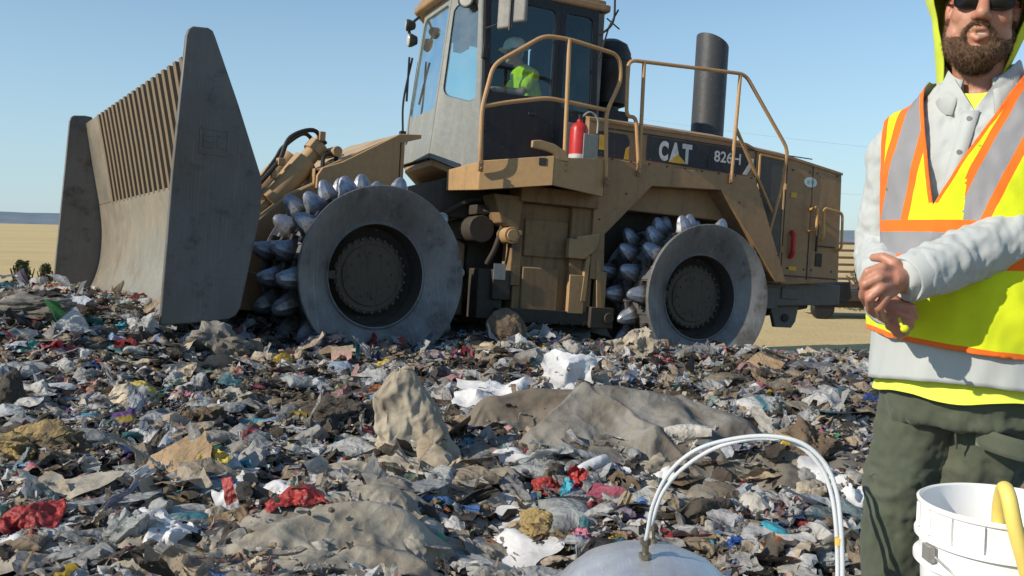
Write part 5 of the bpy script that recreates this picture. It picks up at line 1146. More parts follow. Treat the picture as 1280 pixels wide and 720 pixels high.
def bottle_mesh():
    b = MB(); b.lathe([(.001,0),(.028,.002),(.031,.01),(.029,.05),(.031,.09),(.031,.14),(.024,.17),(.011,.19),(.011,.20)], (0,0,0), (0,0,1), 14); return b
used = {}
kinds = [('plastic_bag','bag','crumpled','bag'),('film_scrap','film','torn','film scrap'),('paper_sheet','paper','creased','paper'),('cardboard_piece','cardboard','bent','card'),('rag','rag','twisted','rag'),('plastic_bottle','bottle','crushed','bottle'),('drink_can','can','dented','can')]
rg2 = random.Random(99); cnt = 0; tries = 0; placed = []
while cnt < 235 and tries < 6000:
    tries += 1; px = rg2.uniform(-10, 1280 if rg2.random() < .3 else 1085); py = 375+rg2.random()**.8*345
    if px > 1085 and py > 430: continue
    if 640 < px < 960 and py > 690: continue
    p = ground_hit(px, py)
    if p.y > 9 or p.z < -.05 or (px < 600 and p.y > 7.3) or p.z < FIELD+.3: continue
    if any((p-o_).length < .10 for o_ in placed) or covered(*p): continue
    placed.append(p.copy()); d = (p-CAM).dot(FW)
    yw = rg2.uniform(0, 360); sd_ = 1000+cnt; nm, kd, st, cat = rg2.choices(kinds, [6,6,3,2.5,3,1.2,.8])[0]
    mt = rg2.choice({'bag':['pale','clear','white','pale','black','clear','cream','tarp','pale','clear','blue','teal','beige','brown'],'film':['clear','pale','pale','white','clear','cream','tarp','black','blue','red','teal','dblue','pink','beige'],'paper':['white','pale','cream','white'],'cardboard':['card','card','beige'],'rag':['brown','dark','beige','tarp','brown','dark','dblue','red'],'bottle':['clear','green','clear','white'],'can':['foil','red','blue']}[kd])
    sz = rg2.uniform(.085, .23)*(.85 if d > 5 else 1)
    if mt in ('red','blue','yellow','teal','green','orange','pink','purple','dblue'): sz = min(sz*.6, .13)
    mw = Matrix.Translation(p+Vector((0,0,.03+sz*.1))) @ Matrix.Rotation(R_(yw), 4, 'Z') @ Matrix.Rotation(R_(rg2.uniform(-40, 40)), 4, 'X') @ Matrix.Rotation(R_(rg2.uniform(-35, 35)), 4, 'Y')
    lab = f"{rg2.choice(['small ','']) if sz < .13 else ''}{CN[mt]} {st} {'plastic bag' if kd=='bag' else 'plastic film' if kd=='film' else 'paper sheet' if kd=='paper' else 'cardboard piece' if kd=='cardboard' else 'fabric rag' if kd=='rag' else 'plastic bottle' if kd=='bottle' else 'drink can'} {near_label(px, py)}"
    nn_ = 30 if d < 4 else 18
    if kd == 'bag': P, q, _ = BAG[rg2.randrange(len(BAG))]; P = P*np.array([sz*1.2, sz*1.2, sz*rg2.uniform(.8,1.2)]); mw = Matrix.Translation(p+Vector((0,0,.03+sz*.1))) @ Matrix.Rotation(R_(yw), 4, 'Z') @ Matrix.Rotation(R_(rg2.uniform(-18, 18)), 4, 'X')
    elif kd in ('bottle', 'can'):
        b = bottle_mesh() if kd == 'bottle' else MB().lathe([(.001,0),(.027,.002),(.032,.012),(.032,.108),(.026,.118),(.001,.119)], (0,0,0), (0,0,1), 16)
        me = b.mesh(nm, RM[mt]); 
        for v in me.vertices: k = mn.noise(v.co*18+Vector((cnt,0,0))); v.co *= 1+.22*k; v.co.z -= .08
        o = link(nm, me); place(o, Matrix.Translation(p+Vector((0,0,.05))) @ Matrix.Rotation(R_(yw), 4, 'Z') @ Matrix.Rotation(R_(rg2.uniform(65, 105)), 4, 'X')); tag(o, lab, cat)
        used.setdefault(lab, []).append(o); ITEMS.append(o); cnt += 1; continue
    elif kd in ('film','rag') or (kd == 'paper' and rg2.random() < .4): P, q, _ = SHE[rg2.randrange(len(SHE))][0]; P = P*np.array([sz*1.5, sz*(1.5 if kd != 'rag' else .9), sz*1.4]); mw = Matrix.Translation(p+Vector((0,0,.03+sz*.12))) @ Matrix.Rotation(R_(yw), 4, 'Z') @ Matrix.Rotation(R_(rg2.uniform(-22, 22)), 4, 'X')
    else: P, q = sheet_mesh(sz*1.3, sz*(1.3 if kd != 'rag' else .6), sd_, {'film':.22,'paper':.13,'cardboard':.04,'rag':.24}[kd], nn_ if kd != 'cardboard' else 6, {'film':.5,'paper':.3,'cardboard':.05,'rag':.8}[kd], 4, .3 if kd != 'cardboard' else .05)
    o = item(nm, lab, cat, P, q, RM[mt], mw); used.setdefault(lab, []).append(o); cnt += 1
for lab, os_ in used.items():
    if len(os_) > 1:
        for o in os_: o['group'] = lab+' look-alikes'

# ================================================================== STEEL DOME WITH TUBES
pd = at(805, 700, 2.33); DX, DY = pd.x+.012, pd.y+.03; DZ = .198
dome = empty('flux_chamber', (DX, DY, DZ-.10)); tag(dome, 'round stainless steel dome with two clear tubes, half buried in the foreground', 'steel dome')
m_ss = steel('brushed_stainless', (.74,.75,.77), .24, .75, (.6,.58,.54), .3, 3)
b = MB(); b.lathe([(.245,-.10),(.245,.06),(.28,.062),(.28,.07),(.243,.072),(.238,.085),(.215,.125),(.17,.165),(.115,.19),(.06,.203),(.001,.207)], (0,0,.1), (0,0,1), 72); b.build('dome', m_ss, dome, ang=30)
b = MB()
for k in range(12): th = 2*pi*k/12+.2; b.cyl((.262*cos(th),.262*sin(th),.17),(.262*cos(th),.262*sin(th),.182),.010,6)
b.build('flange_bolts', m_ss, dome)
m_tube = newmat('milky_tube'); mt_, nt, bb_, out = m_tube; bb_.inputs['Base Color'].default_value = (.72,.76,.80,1); bb_.inputs['Roughness'].default_value = .25; bb_.inputs['Transmission Weight'].default_value = .25; bb_.inputs['Subsurface Weight'].default_value = 0; bb_.inputs['IOR'].default_value = 1.3; m_tube = mt_
m_tape = plain('yellow_tape', (.70,.50,.10), .5)
f1 = at(806, 706, 2.30); f2 = at(814, 690, 2.42); rl = Vector((DX, DY, DZ-.10))
def topz(p):
    r = math.hypot(p.x-DX, p.y-DY); return DZ+float(np.interp(r, [0,.06,.115,.17,.215,.245], [.207,.203,.19,.165,.125,.07]))
for i, (f, pts) in enumerate(((f1, [(809,668,2.27),(817,630,2.25),(836,592,2.23),(866,565,2.2),(905,551,2.18),(955,545,2.15),(1000,553,2.12),(1030,578,2.1),(1045,612,2.08),(1051,655,2.06),(1053,700,2.05),(1053,760,2.04),(1052,800,2.04)]),
                              (f2, [(816,650,2.40),(828,617,2.38),(850,589,2.35),(886,564,2.31),(925,551,2.26),(962,548,2.18),(1000,558,2.14),(1026,584,2.12),(1039,616,2.1),(1045,655,2.08),(1047,700,2.07),(1047,760,2.05),(1046,800,2.05)]))):
    z0 = topz(f); base = Vector((f.x, f.y, z0))
    b = MB(); b.cyl(base-rl, base-rl+Vector((0,0,.012)), .016, 6); b.cyl(base-rl+Vector((0,0,.012)), base-rl+Vector((0,0,.038)), .009, 10); b.cyl(base-rl+Vector((0,0,.034)), base-rl+Vector((0,0,.05)), .013, 6); b.build('fitting', plain('brass_fitting', (.3,.27,.2), .35, .8), dome)
    b = MB(); pp = [base+Vector((0,0,.045))]+[at(*q) for q in pts]; b.tube([v-rl for v in smooth_path(pp, 8)], .0053, 12); b.build('tube', m_tube, dome)
for (x, y, d_) in ((982,550,2.145),(1050,677,2.062)):
    a = at(x-5, y-1, d_)-rl; c = at(x+5, y+1, d_)-rl; b = MB()
    if y > 600: a = at(x-1, y-5, d_)-rl; c = at(x-1, y+4, d_)-rl
    b.tube([a, c], .0125, 10, flat=.75); b.build('tape', m_tape, dome)

# ================================================================== WHITE PAIL with a yellow cord
BX, BY, BZ = .985, 1.80, .312; RB = .152; HB = .375
pail = empty('pail', (BX, BY, BZ)); tag(pail, 'white plastic pail standing in front of the worker, cut by the frame edge', 'pail')
m_pail = plain('white_pail_plastic', (.86,.86,.86), .35, var=.05, bmp=.03)
b = MB(); b.lathe([(.001,.004),(.125,.004),(.128,0),(.132,.01),(.146,.24),(.147,.25),(.160,.252),(.160,.262),(.149,.266),(.1495,.30),(.160,.303),(.160,.31),(.150,.313),(.151,.365),(.157,.368),(.158,.374),(.153,.377),(.147,.374),(.146,.32),(.142,.25),(.126,.02),(.001,.016)], (0,0,0), (0,0,1), 72); b.build('bucket', m_pail, pail, ang=40)
for k in range(16):
    b = MB(); th = 2*pi*k/16+.1; b.box((.1545*cos(th), .1545*sin(th), .34), (.006,.003,.05), Matrix.Rotation(th, 3, 'Z')); b.build('rib', m_pail, pail)
b = MB(); b.tube(smooth_path([(-.155,-.03,.285),(-.13,-.10,.26),(-.06,-.155,.225),(.03,-.17,.215),(.11,-.13,.235),(.155,-.03,.285)]), .0022, 6); b.box((-.158,-.03,.285),(.012,.03,.03)); b.build('bail', plain('wire', (.45,.44,.42), .4, .6), pail)
m_ink = plain('black_ink', (.03,.028,.026), .6)
b = MB()
for (t0, t1, z0, z1) in ((-118,-106.5,.165,.18),(-105,-94,.162,.177),(-118,-110,.145,.158),(-92,-80,.162,.177)):
    n = 6; vs = []
    for k in range(n+1):
        th = R_(t0+(t1-t0)*k/n)
        for z in (z0, z1): r = .132+(z-.01)/.23*.014+.0012; vs.append((r*cos(th), r*sin(th), z))
    b.add(vs, [(2*k, 2*k+2, 2*k+3, 2*k+1) for k in range(n)])
b.build('printed_label', m_ink, pail)
b = MB(); b.lathe([(.001,0),(.137,0)], (0,0,.20), (0,0,1), 40); b.lathe([(.001,.07),(.035,.06),(.05,.02),(.05,0)], (.02,.03,.20), (0,0,1), 16); b.build('contents', plain('pale_contents', (.62,.66,.70), .5), pail)
b = MB(); y0 = at(1252, 600, 1.86); 
cp_ = [at(1249, 672, 1.72), at(1250, 634, 1.705), at(1255, 611, 1.675), at(1261, 622, 1.645), at(1269, 660, 1.634), at(1284, 715, 1.635), at(1298, 760, 1.64), at(1310, 800, 1.65)]
b.tube(smooth_path(cp_, 8), .0135, 16)
o = b.build('yellow_hose', plain('yellow_hose_rubber', (.80,.62,.16), .5, var=.12)); tag(o, 'yellow ribbed hose hanging over the rim of the white pail', 'hose')

# ================================================================== BACKGROUND THINGS
def shrub(px, py, d, h, w_, label, seed):
    p = at(px, py, d); p.z = FIELD-.02; root = empty('shrub', p); tag(root, label, 'shrub', 'dark shrubs on the dry field'); rg = random.Random(seed)
    b = MB()
    for k in range(7): a = rg.uniform(0, 6.28); b.tube([(0,0,0),(cos(a)*w_*.2,sin(a)*w_*.2,h*.5),(cos(a)*w_*.35,sin(a)*w_*.35,h*.85)], [.03,.02,.008], 5)
    b.build('stem', plain('shrub_bark', (.10,.07,.05), .9), root)
    b = MB()
    for k in range(1300):
        t = rg.random(); a = rg.uniform(0, 6.28); rr_ = w_*.62*(1-t*.7)*sqrt(rg.random())*(.75+.5*mn.noise(Vector((cos(a)*2,sin(a)*2,t*5+seed)))); c = Vector((cos(a)*rr_, sin(a)*rr_, h*(.04+.96*t))); s_ = rg.uniform(.02,.05)*h/1.2
        e = Vector((rg.gauss(0,1),rg.gauss(0,1),rg.gauss(0,1))).normalized(); f = e.orthogonal().normalized(); b.add([c+e*s_*1.6, c+f*s_*.5, c-e*s_*1.6, c-f*s_*.5], [(0,1,2,3)])
    b.build('foliage', plain('shrub_leaves', (.075,.085,.035), .8, var=.5, scale=3), root)
shrub(28, 355, 17, .95, .62, 'dark green shrub at the left edge, the lower of the two', 1)
shrub(57, 358, 18, .85, .5, 'dark green shrub just left of the far blade wing', 2)
shrub(1078, 385, 22, 1.0, 1.3, 'low green shrub seen between the machine and the worker', 3)
# slatted trailer far behind
tr = at(1075, 380, 19); tr.z = FIELD; T = empty('slatted_trailer', tr, R_(4)); tag(T, 'rusty slat-sided trailer standing on the field behind the machine', 'trailer')
b = MB()
for k in range(7): b.box((0,0,.72+k*.145), (2.2,.05,.05))
b.build('side_slats', m_rust, T)
for x in (-.98,-.62,.0,.6,1.05): b = MB(); b.box((x,.04,1.12), (.07,.06,1.05)); b.build('post', m_rust, T)
b = MB(); b.box((0,.6,.52), (2.3,1.4,.22)); b.box((0,.5,.35),(1.6,.8,.18)); b.build('deck', m_dark, T, bevel=.01)
for x in (-.75,.75):
    wv = MB(); wv.lathe([(.001,-.08),(.2,-.08),(.24,-.05),(.24,.05),(.2,.08),(.001,.08)], (x,.1,.24), (0,1,0), 20); wv.build('wheel', m_rubber, T)
# power lines
for i, (a, c, dz) in enumerate((((640,120,120),(1500,215,70),0),((640,195,120),(1500,262,70),0))):
    p, q = at(*a), at(*c); b = MB(); b.tube([p.lerp(q, t)-Vector((0,0,4*t*(1-t)*1.2)) for t in np.linspace(0,1,24)], .011, 4); o = b.build('power_line', plain('cable', (.16,.18,.2), .7)); tag(o, ['upper thin power line crossing the sky behind the machine','lower thin power line crossing the sky behind the machine'][i], 'cable')
# ================================================================== PEOPLE
def chain(b, pts, rs, n=14):
    """capsules joined end to end"""
    pts = [Vector(p) for p in pts]; rs = rs if hasattr(rs, '__len__') else [rs]*len(pts)
    for p, r in zip(pts, rs): sph(b, p, r, n)
    for i in range(len(pts)-1):
        if (pts[i]-pts[i+1]).length > 1e-4: b.tube([pts[i], pts[i+1]], [rs[i]*.995, rs[i+1]*.995], n)
def loft(b, secs, n=40):
    """secs = list of (centre Vector, ax Vector, ay Vector)"""
    vs = []
    for c, ax, ay in secs:
        for k in range(n): th = 2*pi*k/n; vs.append(c+ax*cos(th)+ay*sin(th))
    N = len(secs); fs = [(i*n+k, i*n+(k+1) % n, (i+1)*n+(k+1) % n, (i+1)*n+k) for i in range(N-1) for k in range(n)]
    fs += [tuple(range(n))[::-1], tuple((N-1)*n+k for k in range(n))]; b.add(vs, fs)
def fuse(b, name, mat, voxel, smooth=6, fac=.5):
    me = bpy.data.meshes.new('tmp'); me.from_pydata(b.v, [], b.f); bm = bmesh.new(); bm.from_mesh(me); bmesh.ops.recalc_face_normals(bm, faces=bm.faces); bm.to_mesh(me); bm.free()
    o = bpy.data.objects.new('tmp', me); COL.objects.link(o)
    r = o.modifiers.new('r', 'REMESH'); r.mode = 'VOXEL'; r.voxel_size = voxel; r.use_smooth_shade = True
    if smooth: s_ = o.modifiers.new('s', 'SMOOTH'); s_.iterations = smooth; s_.factor = fac
    out = evalmesh(o, name); bpy.data.objects.remove(o); out.materials.clear(); out.materials.append(mat); return out
def skin_mat(name, base, red, sub=.08):
    m, nt, b, out = newmat(name); n1 = noise_(nt, 22, 6, .65); n2 = noise_(nt, 160, 4, .6)
    c = mixc(nt, ramp(nt, n1, .35, .68), base, red); nt.links.new(mixc(nt, math_(nt, 'MULTIPLY', ramp(nt, n2, .5, .8), .25), c, [x*.6 for x in base]), b.inputs['Base Color'])
    b.inputs['Roughness'].default_value = .48; b.inputs['Subsurface Weight'].default_value = sub; b.inputs['Subsurface Radius'].default_value = (.012,.005,.003); b.inputs['Subsurface Scale'].default_value = 1
    bump(nt, b, n2, .25, .002); return m
m_skin = skin_mat('skin', (.44,.235,.155), (.47,.19,.13))
def cloth_mat(name, c, var=.12, weave=420, rough=.85, dirt=None, trans=0):
    m, nt, b, out = newmat(name); n1 = noise_(nt, 7, 6, .6); n2 = noise_(nt, weave, 2, .5)
    cc = mixc(nt, ramp(nt, n1, .35, .7), [x*(1-var) for x in c], c)
    if dirt: cc = mixc(nt, math_(nt, 'MULTIPLY', ramp(nt, noise_(nt, 4, 7, .7), .52, .75), .5), cc, dirt)
    nt.links.new(cc, b.inputs['Base Color']); b.inputs['Roughness'].default_value = rough; b.inputs['Specular IOR Level'].default_value = .2; b.inputs['Sheen Weight'].default_value = .15
    bump(nt, b, n2, .25, .002); return m
m_lime = cloth_mat('hi_vis_lime', (.68,.78,.02), .10); m_org = cloth_mat('hi_vis_orange', (.90,.17,.02), .06); m_silv = cloth_mat('reflective_tape', (.27,.27,.29), .08, rough=.5)
m_shirt = cloth_mat('pale_grey_shirt', (.47,.50,.50), .08); m_pants = cloth_mat('olive_trousers', (.085,.10,.07), .2, dirt=(.15,.14,.10)); m_under = cloth_mat('lime_undershirt', (.74,.82,.10), .05)
def hair_mat():
    m, nt, b, out = newmat('beard_hair'); n1 = noise_(nt, 60, 5, .7, stretch=(2,2,.6)); n2 = noise_(nt, 400, 3, .6, stretch=(1.5,1.5,.3))
    nt.links.new(mixc(nt, ramp(nt, n1, .35, .7), (.075,.040,.022), (.20,.11,.055)), b.inputs['Base Color']); b.inputs['Roughness'].default_value = .7; bump(nt, b, n2, 1, .004); return m
m_hair = hair_mat()

# ---------------- the standing worker
D0 = 2.12; YW = R_(34); TX = at(1207, 480, D0); TO = Vector((TX.x, TX.y, 0))
def TL(x, y, z): return Vector((TO.x+x*cos(YW)-y*sin(YW), TO.y-x*sin(YW)-y*cos(YW), z))
TXa = Vector((cos(YW), -sin(YW), 0)); TYa = Vector((-sin(YW), -cos(YW), 0))
gz0 = float(hgt(TO.x, TO.y))
man = empty('person', (TO.x, TO.y, gz0)); tag(man, 'man in a striped lime safety vest and olive trousers standing with crossed hands', 'person')
def adopt(me, parent=man, name=None):
    o = link(name or me.name, me, parent); place(o, Matrix.Identity(4)); return o
HS = at(1229, 10, 2.06); HY, HR, HP = R_(25), R_(6.5), R_(-2)
hm = Matrix.Translation(HS) @ Matrix.Rotation(HY*-1, 4, 'Z') @ Matrix.Rotation(HR, 4, 'Y') @ Matrix.Rotation(HP, 4, 'X')
def HL(x, y, z): return hm @ Vector((x*.90, -y, z))     # x image right, y towards the camera, z up
hrot = hm.to_3x3()
def HE(b, c, r, n=20): sph(b, HL(*c), r, n, hrot)
def torso_secs(g=0.0, z0=.84, z1=1.60, table=None):
    T_ = table or [(.80,.165,.12,0),(.90,.178,.132,.005),(1.0,.183,.145,.015),(1.1,.183,.148,.02),(1.2,.184,.14,.015),(1.3,.190,.132,.005),(1.38,.188,.122,0),(1.44,.172,.108,-.01),(1.495,.138,.09,-.015),(1.54,.098,.076,-.012),(1.575,.072,.066,-.008),(1.62,.060,.060,-.005)]
    zs = [t[0] for t in T_]; out = []
    for z in np.linspace(z0, z1, 26):
        rx = float(np.interp(z, zs, [t[1] for t in T_]))+g; ry = float(np.interp(z, zs, [t[2] for t in T_]))+g; yo = float(np.interp(z, zs, [t[3] for t in T_]))
        out.append((TL(0, yo, z), TXa*rx, TYa*ry))
    return out
SR = TL(-.170,-.01,1.405); SL = TL(.175,-.01,1.44)
ER = at(1101,316,2.23); WRr = at(1110,380,1.93); EL = at(1303,276,1.99); WL = at(1133,349,1.87)
KR = at(1126,612,2.20); KL = at(1211,612,2.17); AR = Vector((KR.x-.005, KR.y+.03, gz0+.10)); AL = Vector((KL.x+.01, KL.y+.03, gz0+.10))
b = MB()
# head
HE(b, (0,-.02,.045), (.077,.098,.105)); HE(b, (0,.022,-.035), (.064,.072,.088)); HE(b, (0,.034,-.088), (.05,.055,.04)); HE(b, (0,.060,-.108), (.026,.028,.022))
for s_ in (-1, 1):
    HE(b, (s_*.036,.056,-.032), (.028,.026,.030)); HE(b, (s_*.0765,-.006,-.012), (.010,.019,.032)); HE(b, (s_*.080,-.012,.004), (.008,.014,.014)); HE(b, (s_*.0125,.096,-.043), (.010,.013,.010)); HE(b, (s_*.05,.03,-.07), (.022,.035,.035))
chain(b, [HL(0,.088,.008), HL(0,.100,-.018), HL(0,.110,-.038)], [.010,.012,.0145]); chain(b, [HL(-.048,.070,.020), HL(-.02,.085,.026), HL(.02,.085,.026), HL(.048,.070,.020)], .012)
chain(b, [HL(-.024,.084,-.074), HL(-.009,.094,-.067), HL(0,.0945,-.0685), HL(.009,.094,-.067), HL(.024,.084,-.074)], [.0045,.0065,.006,.0065,.0045], 10); chain(b, [HL(-.022,.084,-.080), HL(0,.093,-.089), HL(.022,.084,-.081)], [.0045,.0078,.0045], 10)
chain(b, [HL(0,-.02,-.06), TL(0,-.02,1.55), TL(0,-.02,1.45)], [.062,.062,.075], 20)
loft(b, torso_secs(-.02, .80, 1.52)); chain(b, [SR, ER, WRr], [.055,.043,.030]); chain(b, [SL, EL, WL], [.055,.045,.031]); chain(b, [TL(-.1,0,1.40), SR], [.07,.055]); chain(b, [TL(.1,0,1.40), SL], [.07,.055])
chain(b, [TL(-.09,0,.88), KR, AR], [.085,.055,.04]); chain(b, [TL(.09,0,.88), KL, AL], [.085,.055,.04]); chain(b, [AR, AR+Vector((-.03,-.14,-.05))], [.04,.035]); chain(b, [AL, AL+Vector((.02,-.14,-.05))], [.04,.035])
# hands: a chain for every finger, starting at the wrist
def hand(w_, mcps, fingers, thumb, rw=.026):
    chain(b, [w_, w_.lerp(mcps[1], .45)], [rw, .024], 12)
    for j, m_ in enumerate(mcps): chain(b, [w_.lerp(m_, .25), m_], [.014, .0112], 10)
    for j in range(3): chain(b, [w_.lerp(mcps[j], .75), w_.lerp(mcps[j+1], .75)], .0115, 10)
    for m_, f in zip(mcps, fingers): chain(b, [m_]+f, [.0108, .0100, .0088, .0076][:len(f)+1], 10)
    chain(b, [w_]+thumb, [.018, .014, .0112, .0090][:len(thumb)+1], 10)
A = at
hand(WL, [A(1103,334,1.835), A(1099,347,1.825), A(1101,360,1.825), A(1107,371,1.835)],
     [[A(1085,340,1.840),A(1078,354,1.862),A(1081,366,1.89)], [A(1082,355,1.832),A(1078,370,1.862),A(1084,381,1.89)], [A(1087,372,1.832),A(1087,387,1.865),A(1095,394,1.89)], [A(1099,384,1.842),A(1101,396,1.872),A(1108,401,1.89)]],
     [A(1118,330,1.86), A(1104,322,1.875), A(1092,322,1.90)])
hand(WRr, [A(1124,381,1.90), A(1122,391,1.895), A(1118,400,1.90), A(1113,407,1.91)],
     [[A(1139,384,1.89),A(1143,396,1.905),A(1135,403,1.92)], [A(1135,396,1.885),A(1138,408,1.90),A(1130,413,1.92)], [A(1129,406,1.89),A(1131,416,1.905),A(1124,420,1.92)], [A(1121,413,1.905),A(1122,421,1.915)]],
     [A(1121,372,1.93), A(1131,366,1.93), A(1140,368,1.93)])
body = adopt(fuse(b, 'body', m_skin, .0034, 3, .4))
# teeth, sunglasses
b = MB(); b.box(HL(0,.0865,-.0765), (.024,.008,.007), hrot)
adopt(b.mesh('teeth', plain('teeth_ivory', (.55,.50,.42), .4, bmp=0)))
m_lensd = plain('dark_lens', (.008,.007,.007), .18, var=.1, bmp=0, spec=.25)
gls = MB()
for s_ in (-1, 1):
    vs = []; n = 24; c0 = (s_*.0335, .094, -.004); vs.append(HL(c0[0], c0[1]+.007, c0[2]))
    for ring in (.5, 1.0):
        for k in range(n):
            th = 2*pi*k/n; ex = abs(cos(th))**.7*(1 if cos(th) > 0 else -1)*.0315*ring; ez = abs(sin(th))**.7*(1 if sin(th) > 0 else -1)*.0225*ring
            xx = c0[0]+ex; vs.append(HL(xx, c0[1]+.007*(1-ring**2)-(max(0, abs(xx)-.03)**2)*9, c0[2]+ez))
    fs = [(0, 1+k, 1+(k+1) % n) for k in range(n)]+[(1+k, 1+n+k, 1+n+(k+1) % n, 1+(k+1) % n) for k in range(n)]; gls.add(vs, fs)
    gls.tube(vs[1+n:1+2*n], .0022, 6, closed=True); gls.tube([HL(s_*.063,.082,.006), HL(s_*.078,.04,.006), HL(s_*.082,-.01,.0)], .003, 6)
gls.tube([HL(-.006,.099,.004), HL(0,.102,.006), HL(.006,.099,.004)], .003, 6)
adopt(gls.mesh('sunglasses', m_lensd, 50))
# beard
b = MB()
for s_ in (-1, 1):
    chain(b, [HL(s_*.070,.008,-.035), HL(s_*.066,.022,-.070), HL(s_*.055,.045,-.100), HL(s_*.033,.066,-.118), HL(0,.072,-.124)], [.008,.013,.018,.022,.026], 12)
    chain(b, [HL(s_*.056,.040,-.085), HL(s_*.040,.068,-.098), HL(s_*.022,.083,-.116)], [.016,.015,.015], 12)
    chain(b, [HL(s_*.004,.1015,-.056), HL(s_*.018,.096,-.059), HL(s_*.031,.084,-.072), HL(s_*.035,.078,-.092)], [.003,.0042,.0055,.009], 10)
HE(b, (0,.086,-.121), (.022,.014,.017)); HE(b, (0,.045,-.132), (.04,.045,.022)); HE(b, (0,.088,-.108), (.006,.005,.006))
me = fuse(b, 'beard', m_hair, .0032, 3, .4); c, n_ = arr(me); dd = n3(c, 170, 3)*.0028+n3(c, 60, 9)*.003; c += n_*dd[:,None]; me.vertices.foreach_set('co', c.ravel()); me.update(); beard = adopt(me)
rgh = np.random.default_rng(4); c, n_ = arr(me); idx = rgh.choice(len(c), 9000); vs = []; fs = []
dn = np.array(HL(0,.3,-1)-HL(0,0,0)); dn /= np.linalg.norm(dn)
for k, i in enumerate(idx):
    p = c[i]-n_[i]*.002; d_ = n_[i]*.7+dn*.9+rgh.normal(0,.35,3); d_ /= np.linalg.norm(d_); sd_ = np.cross(d_, rgh.normal(size=3)); sd_ /= np.linalg.norm(sd_); l_ = rgh.uniform(.007,.013)
    vs += [p-sd_*.00045, p+sd_*.00045, p+d_*l_]; fs.append((3*k, 3*k+1, 3*k+2))
me2 = bpy.data.meshes.new('beard_hair'); me2.from_pydata(vs, [], fs); me2.materials.append(m_hair); link('beard_hair', me2, beard)
# hard hat and hood
b = MB(); prof = [(.150,.0,-.004),(.150,.0,.004),(.116,.0,.012),(.108,.0,.05),(.09,.0,.09),(.055,.0,.115),(.001,.0,.124)]; n = 40; vs = []
for r, _, h in prof:
    for k in range(n):
        th = 2*pi*k/n; ex = 1.12 if r > .12 and sin(th) > .2 else 1.0; vs.append(HL(r*.92*cos(th), r*1.12*sin(th)*ex-.012, .062+h))
b.add(vs, [(i*n+k, i*n+(k+1) % n, (i+1)*n+(k+1) % n, (i+1)*n+k) for i in range(len(prof)-1) for k in range(n)]); b.build('q', plain('dark_red_hat', (.25,.04,.03), .4)); hh = bpy.data.objects['q']; hh.name = 'hard_hat'; hh.data.name = 'hard_hat'; hh.parent = man; place(hh, Matrix.Identity(4))
nz_, nph = 44, 90; vs = []; zt = [.20,.185,.14,.085,.04,.0,-.04,-.08,-.12,-.15,-.170,-.182]; rt = [.01,.07,.122,.145,.146,.134,.112,.098,.088,.082,.079,.077]
for i in range(nz_):
    t = i/(nz_-1)*(len(zt)-1); z = float(np.interp(t, range(len(zt)), zt)); r = float(np.interp(t, range(len(zt)), rt)); op = float(np.interp(z, [-.235,-.15,-.05,.03,.07,.12,.2], [56,60,66,62,40,15,0]))
    for k in range(nph):
        ph = R_(op+(360-2*op)*k/(nph-1)); rip = 1+.035*sin(ph*7+z*25)+.03*mn.noise(Vector((ph*2, z*14, 1)))*2
        edge = min(k, nph-1-k); rip *= 1-.04*max(0, 1-edge/4)
        vs.append(HL(sin(ph)*r*rip*-1*.97, cos(ph)*r*rip*1.02-.02-(.03 if z < -.1 else 0)*((z+.1)/-.13), z))
b = MB(); b.add(vs, [(i*nph+k, i*nph+k+1, (i+1)*nph+k+1, (i+1)*nph+k) for i in range(nz_-1) for k in range(nph-1)]); me = b.mesh('hood', cloth_mat('hood_lime', (.60,.72,.06), .1), 180); hood_ = adopt(me); s_ = hood_.modifiers.new('s', 'SOLIDIFY'); s_.thickness = .003
# shirt: torso, sleeves, tails
b = MB(); loft(b, torso_secs(.004, .885, 1.565)); sph(b, SR, .068, 18); sph(b, SL, .068, 18)
chain(b, [TL(-.08,-.01,1.47), SR, SR.lerp(ER,.5), ER, ER.lerp(WRr,.55), WRr.lerp(ER,.12)], [.06,.064,.057,.052,.047,.042], 20)
chain(b, [TL(.08,-.01,1.47), SL, SL.lerp(EL,.5), EL, EL.lerp(WL,.5)+Vector((0,0,-.008)), WL.lerp(EL,.06)], [.06,.066,.060,.058,.052,.043], 20)
me = fuse(b, 'shirt', m_shirt, .0055, 5, .5)
EA, EB = np.array(ER), np.array(EL)
wrinkle(me, .0085, 16, 16, 9, 2); wrinkle(me, .0035, 38, 38, 26, 8); wrinkle(me, .0085, 30, 30, 22, 5, weight=lambda c: np.exp(-(np.linalg.norm(c-EA,axis=1)/.14)**2)+np.exp(-(np.linalg.norm(c-EB,axis=1)/.16)**2)+.8*np.exp(-(np.linalg.norm(c-np.array(WL.lerp(EL,.3)),axis=1)/.10)**2))
bm = bmesh.new(); bm.from_mesh(me)
for s_ in (-1, 1): bmesh.ops.bisect_plane(bm, geom=bm.verts[:]+bm.edges[:]+bm.faces[:], plane_co=TL(0,0,1.495), plane_no=(TXa*s_-Vector((0,0,1))*.62).normalized(), dist=1e-5)
dl = []
for f in bm.faces:
    v = f.calc_center_median()-TO
    if v.dot(TYa) > .0 and abs(v.dot(TXa)) < (v.z-1.495)*.62 and v.z < 1.7: dl.append(f)
bmesh.ops.delete(bm, geom=dl, context='FACES'); bm.to_mesh(me); bm.free(); shirt = adopt(me)
# cuffs
for (w_, e_, r0) in ((WL, EL, .045), (WRr, ER, .043)):
    d_ = (w_-e_).normalized(); b = MB(); b.lathe([(r0-.006,-.055),(r0+.003,-.052),(r0+.004,-.004),(r0+.001,0),(r0-.004,-.002),(r0-.006,-.03)], w_+d_*.004, d_, 28); o = b.mesh('cuff', m_shirt, 50); wrinkle(o, .002, 30, 30, 30, 4); adopt(o, shirt)
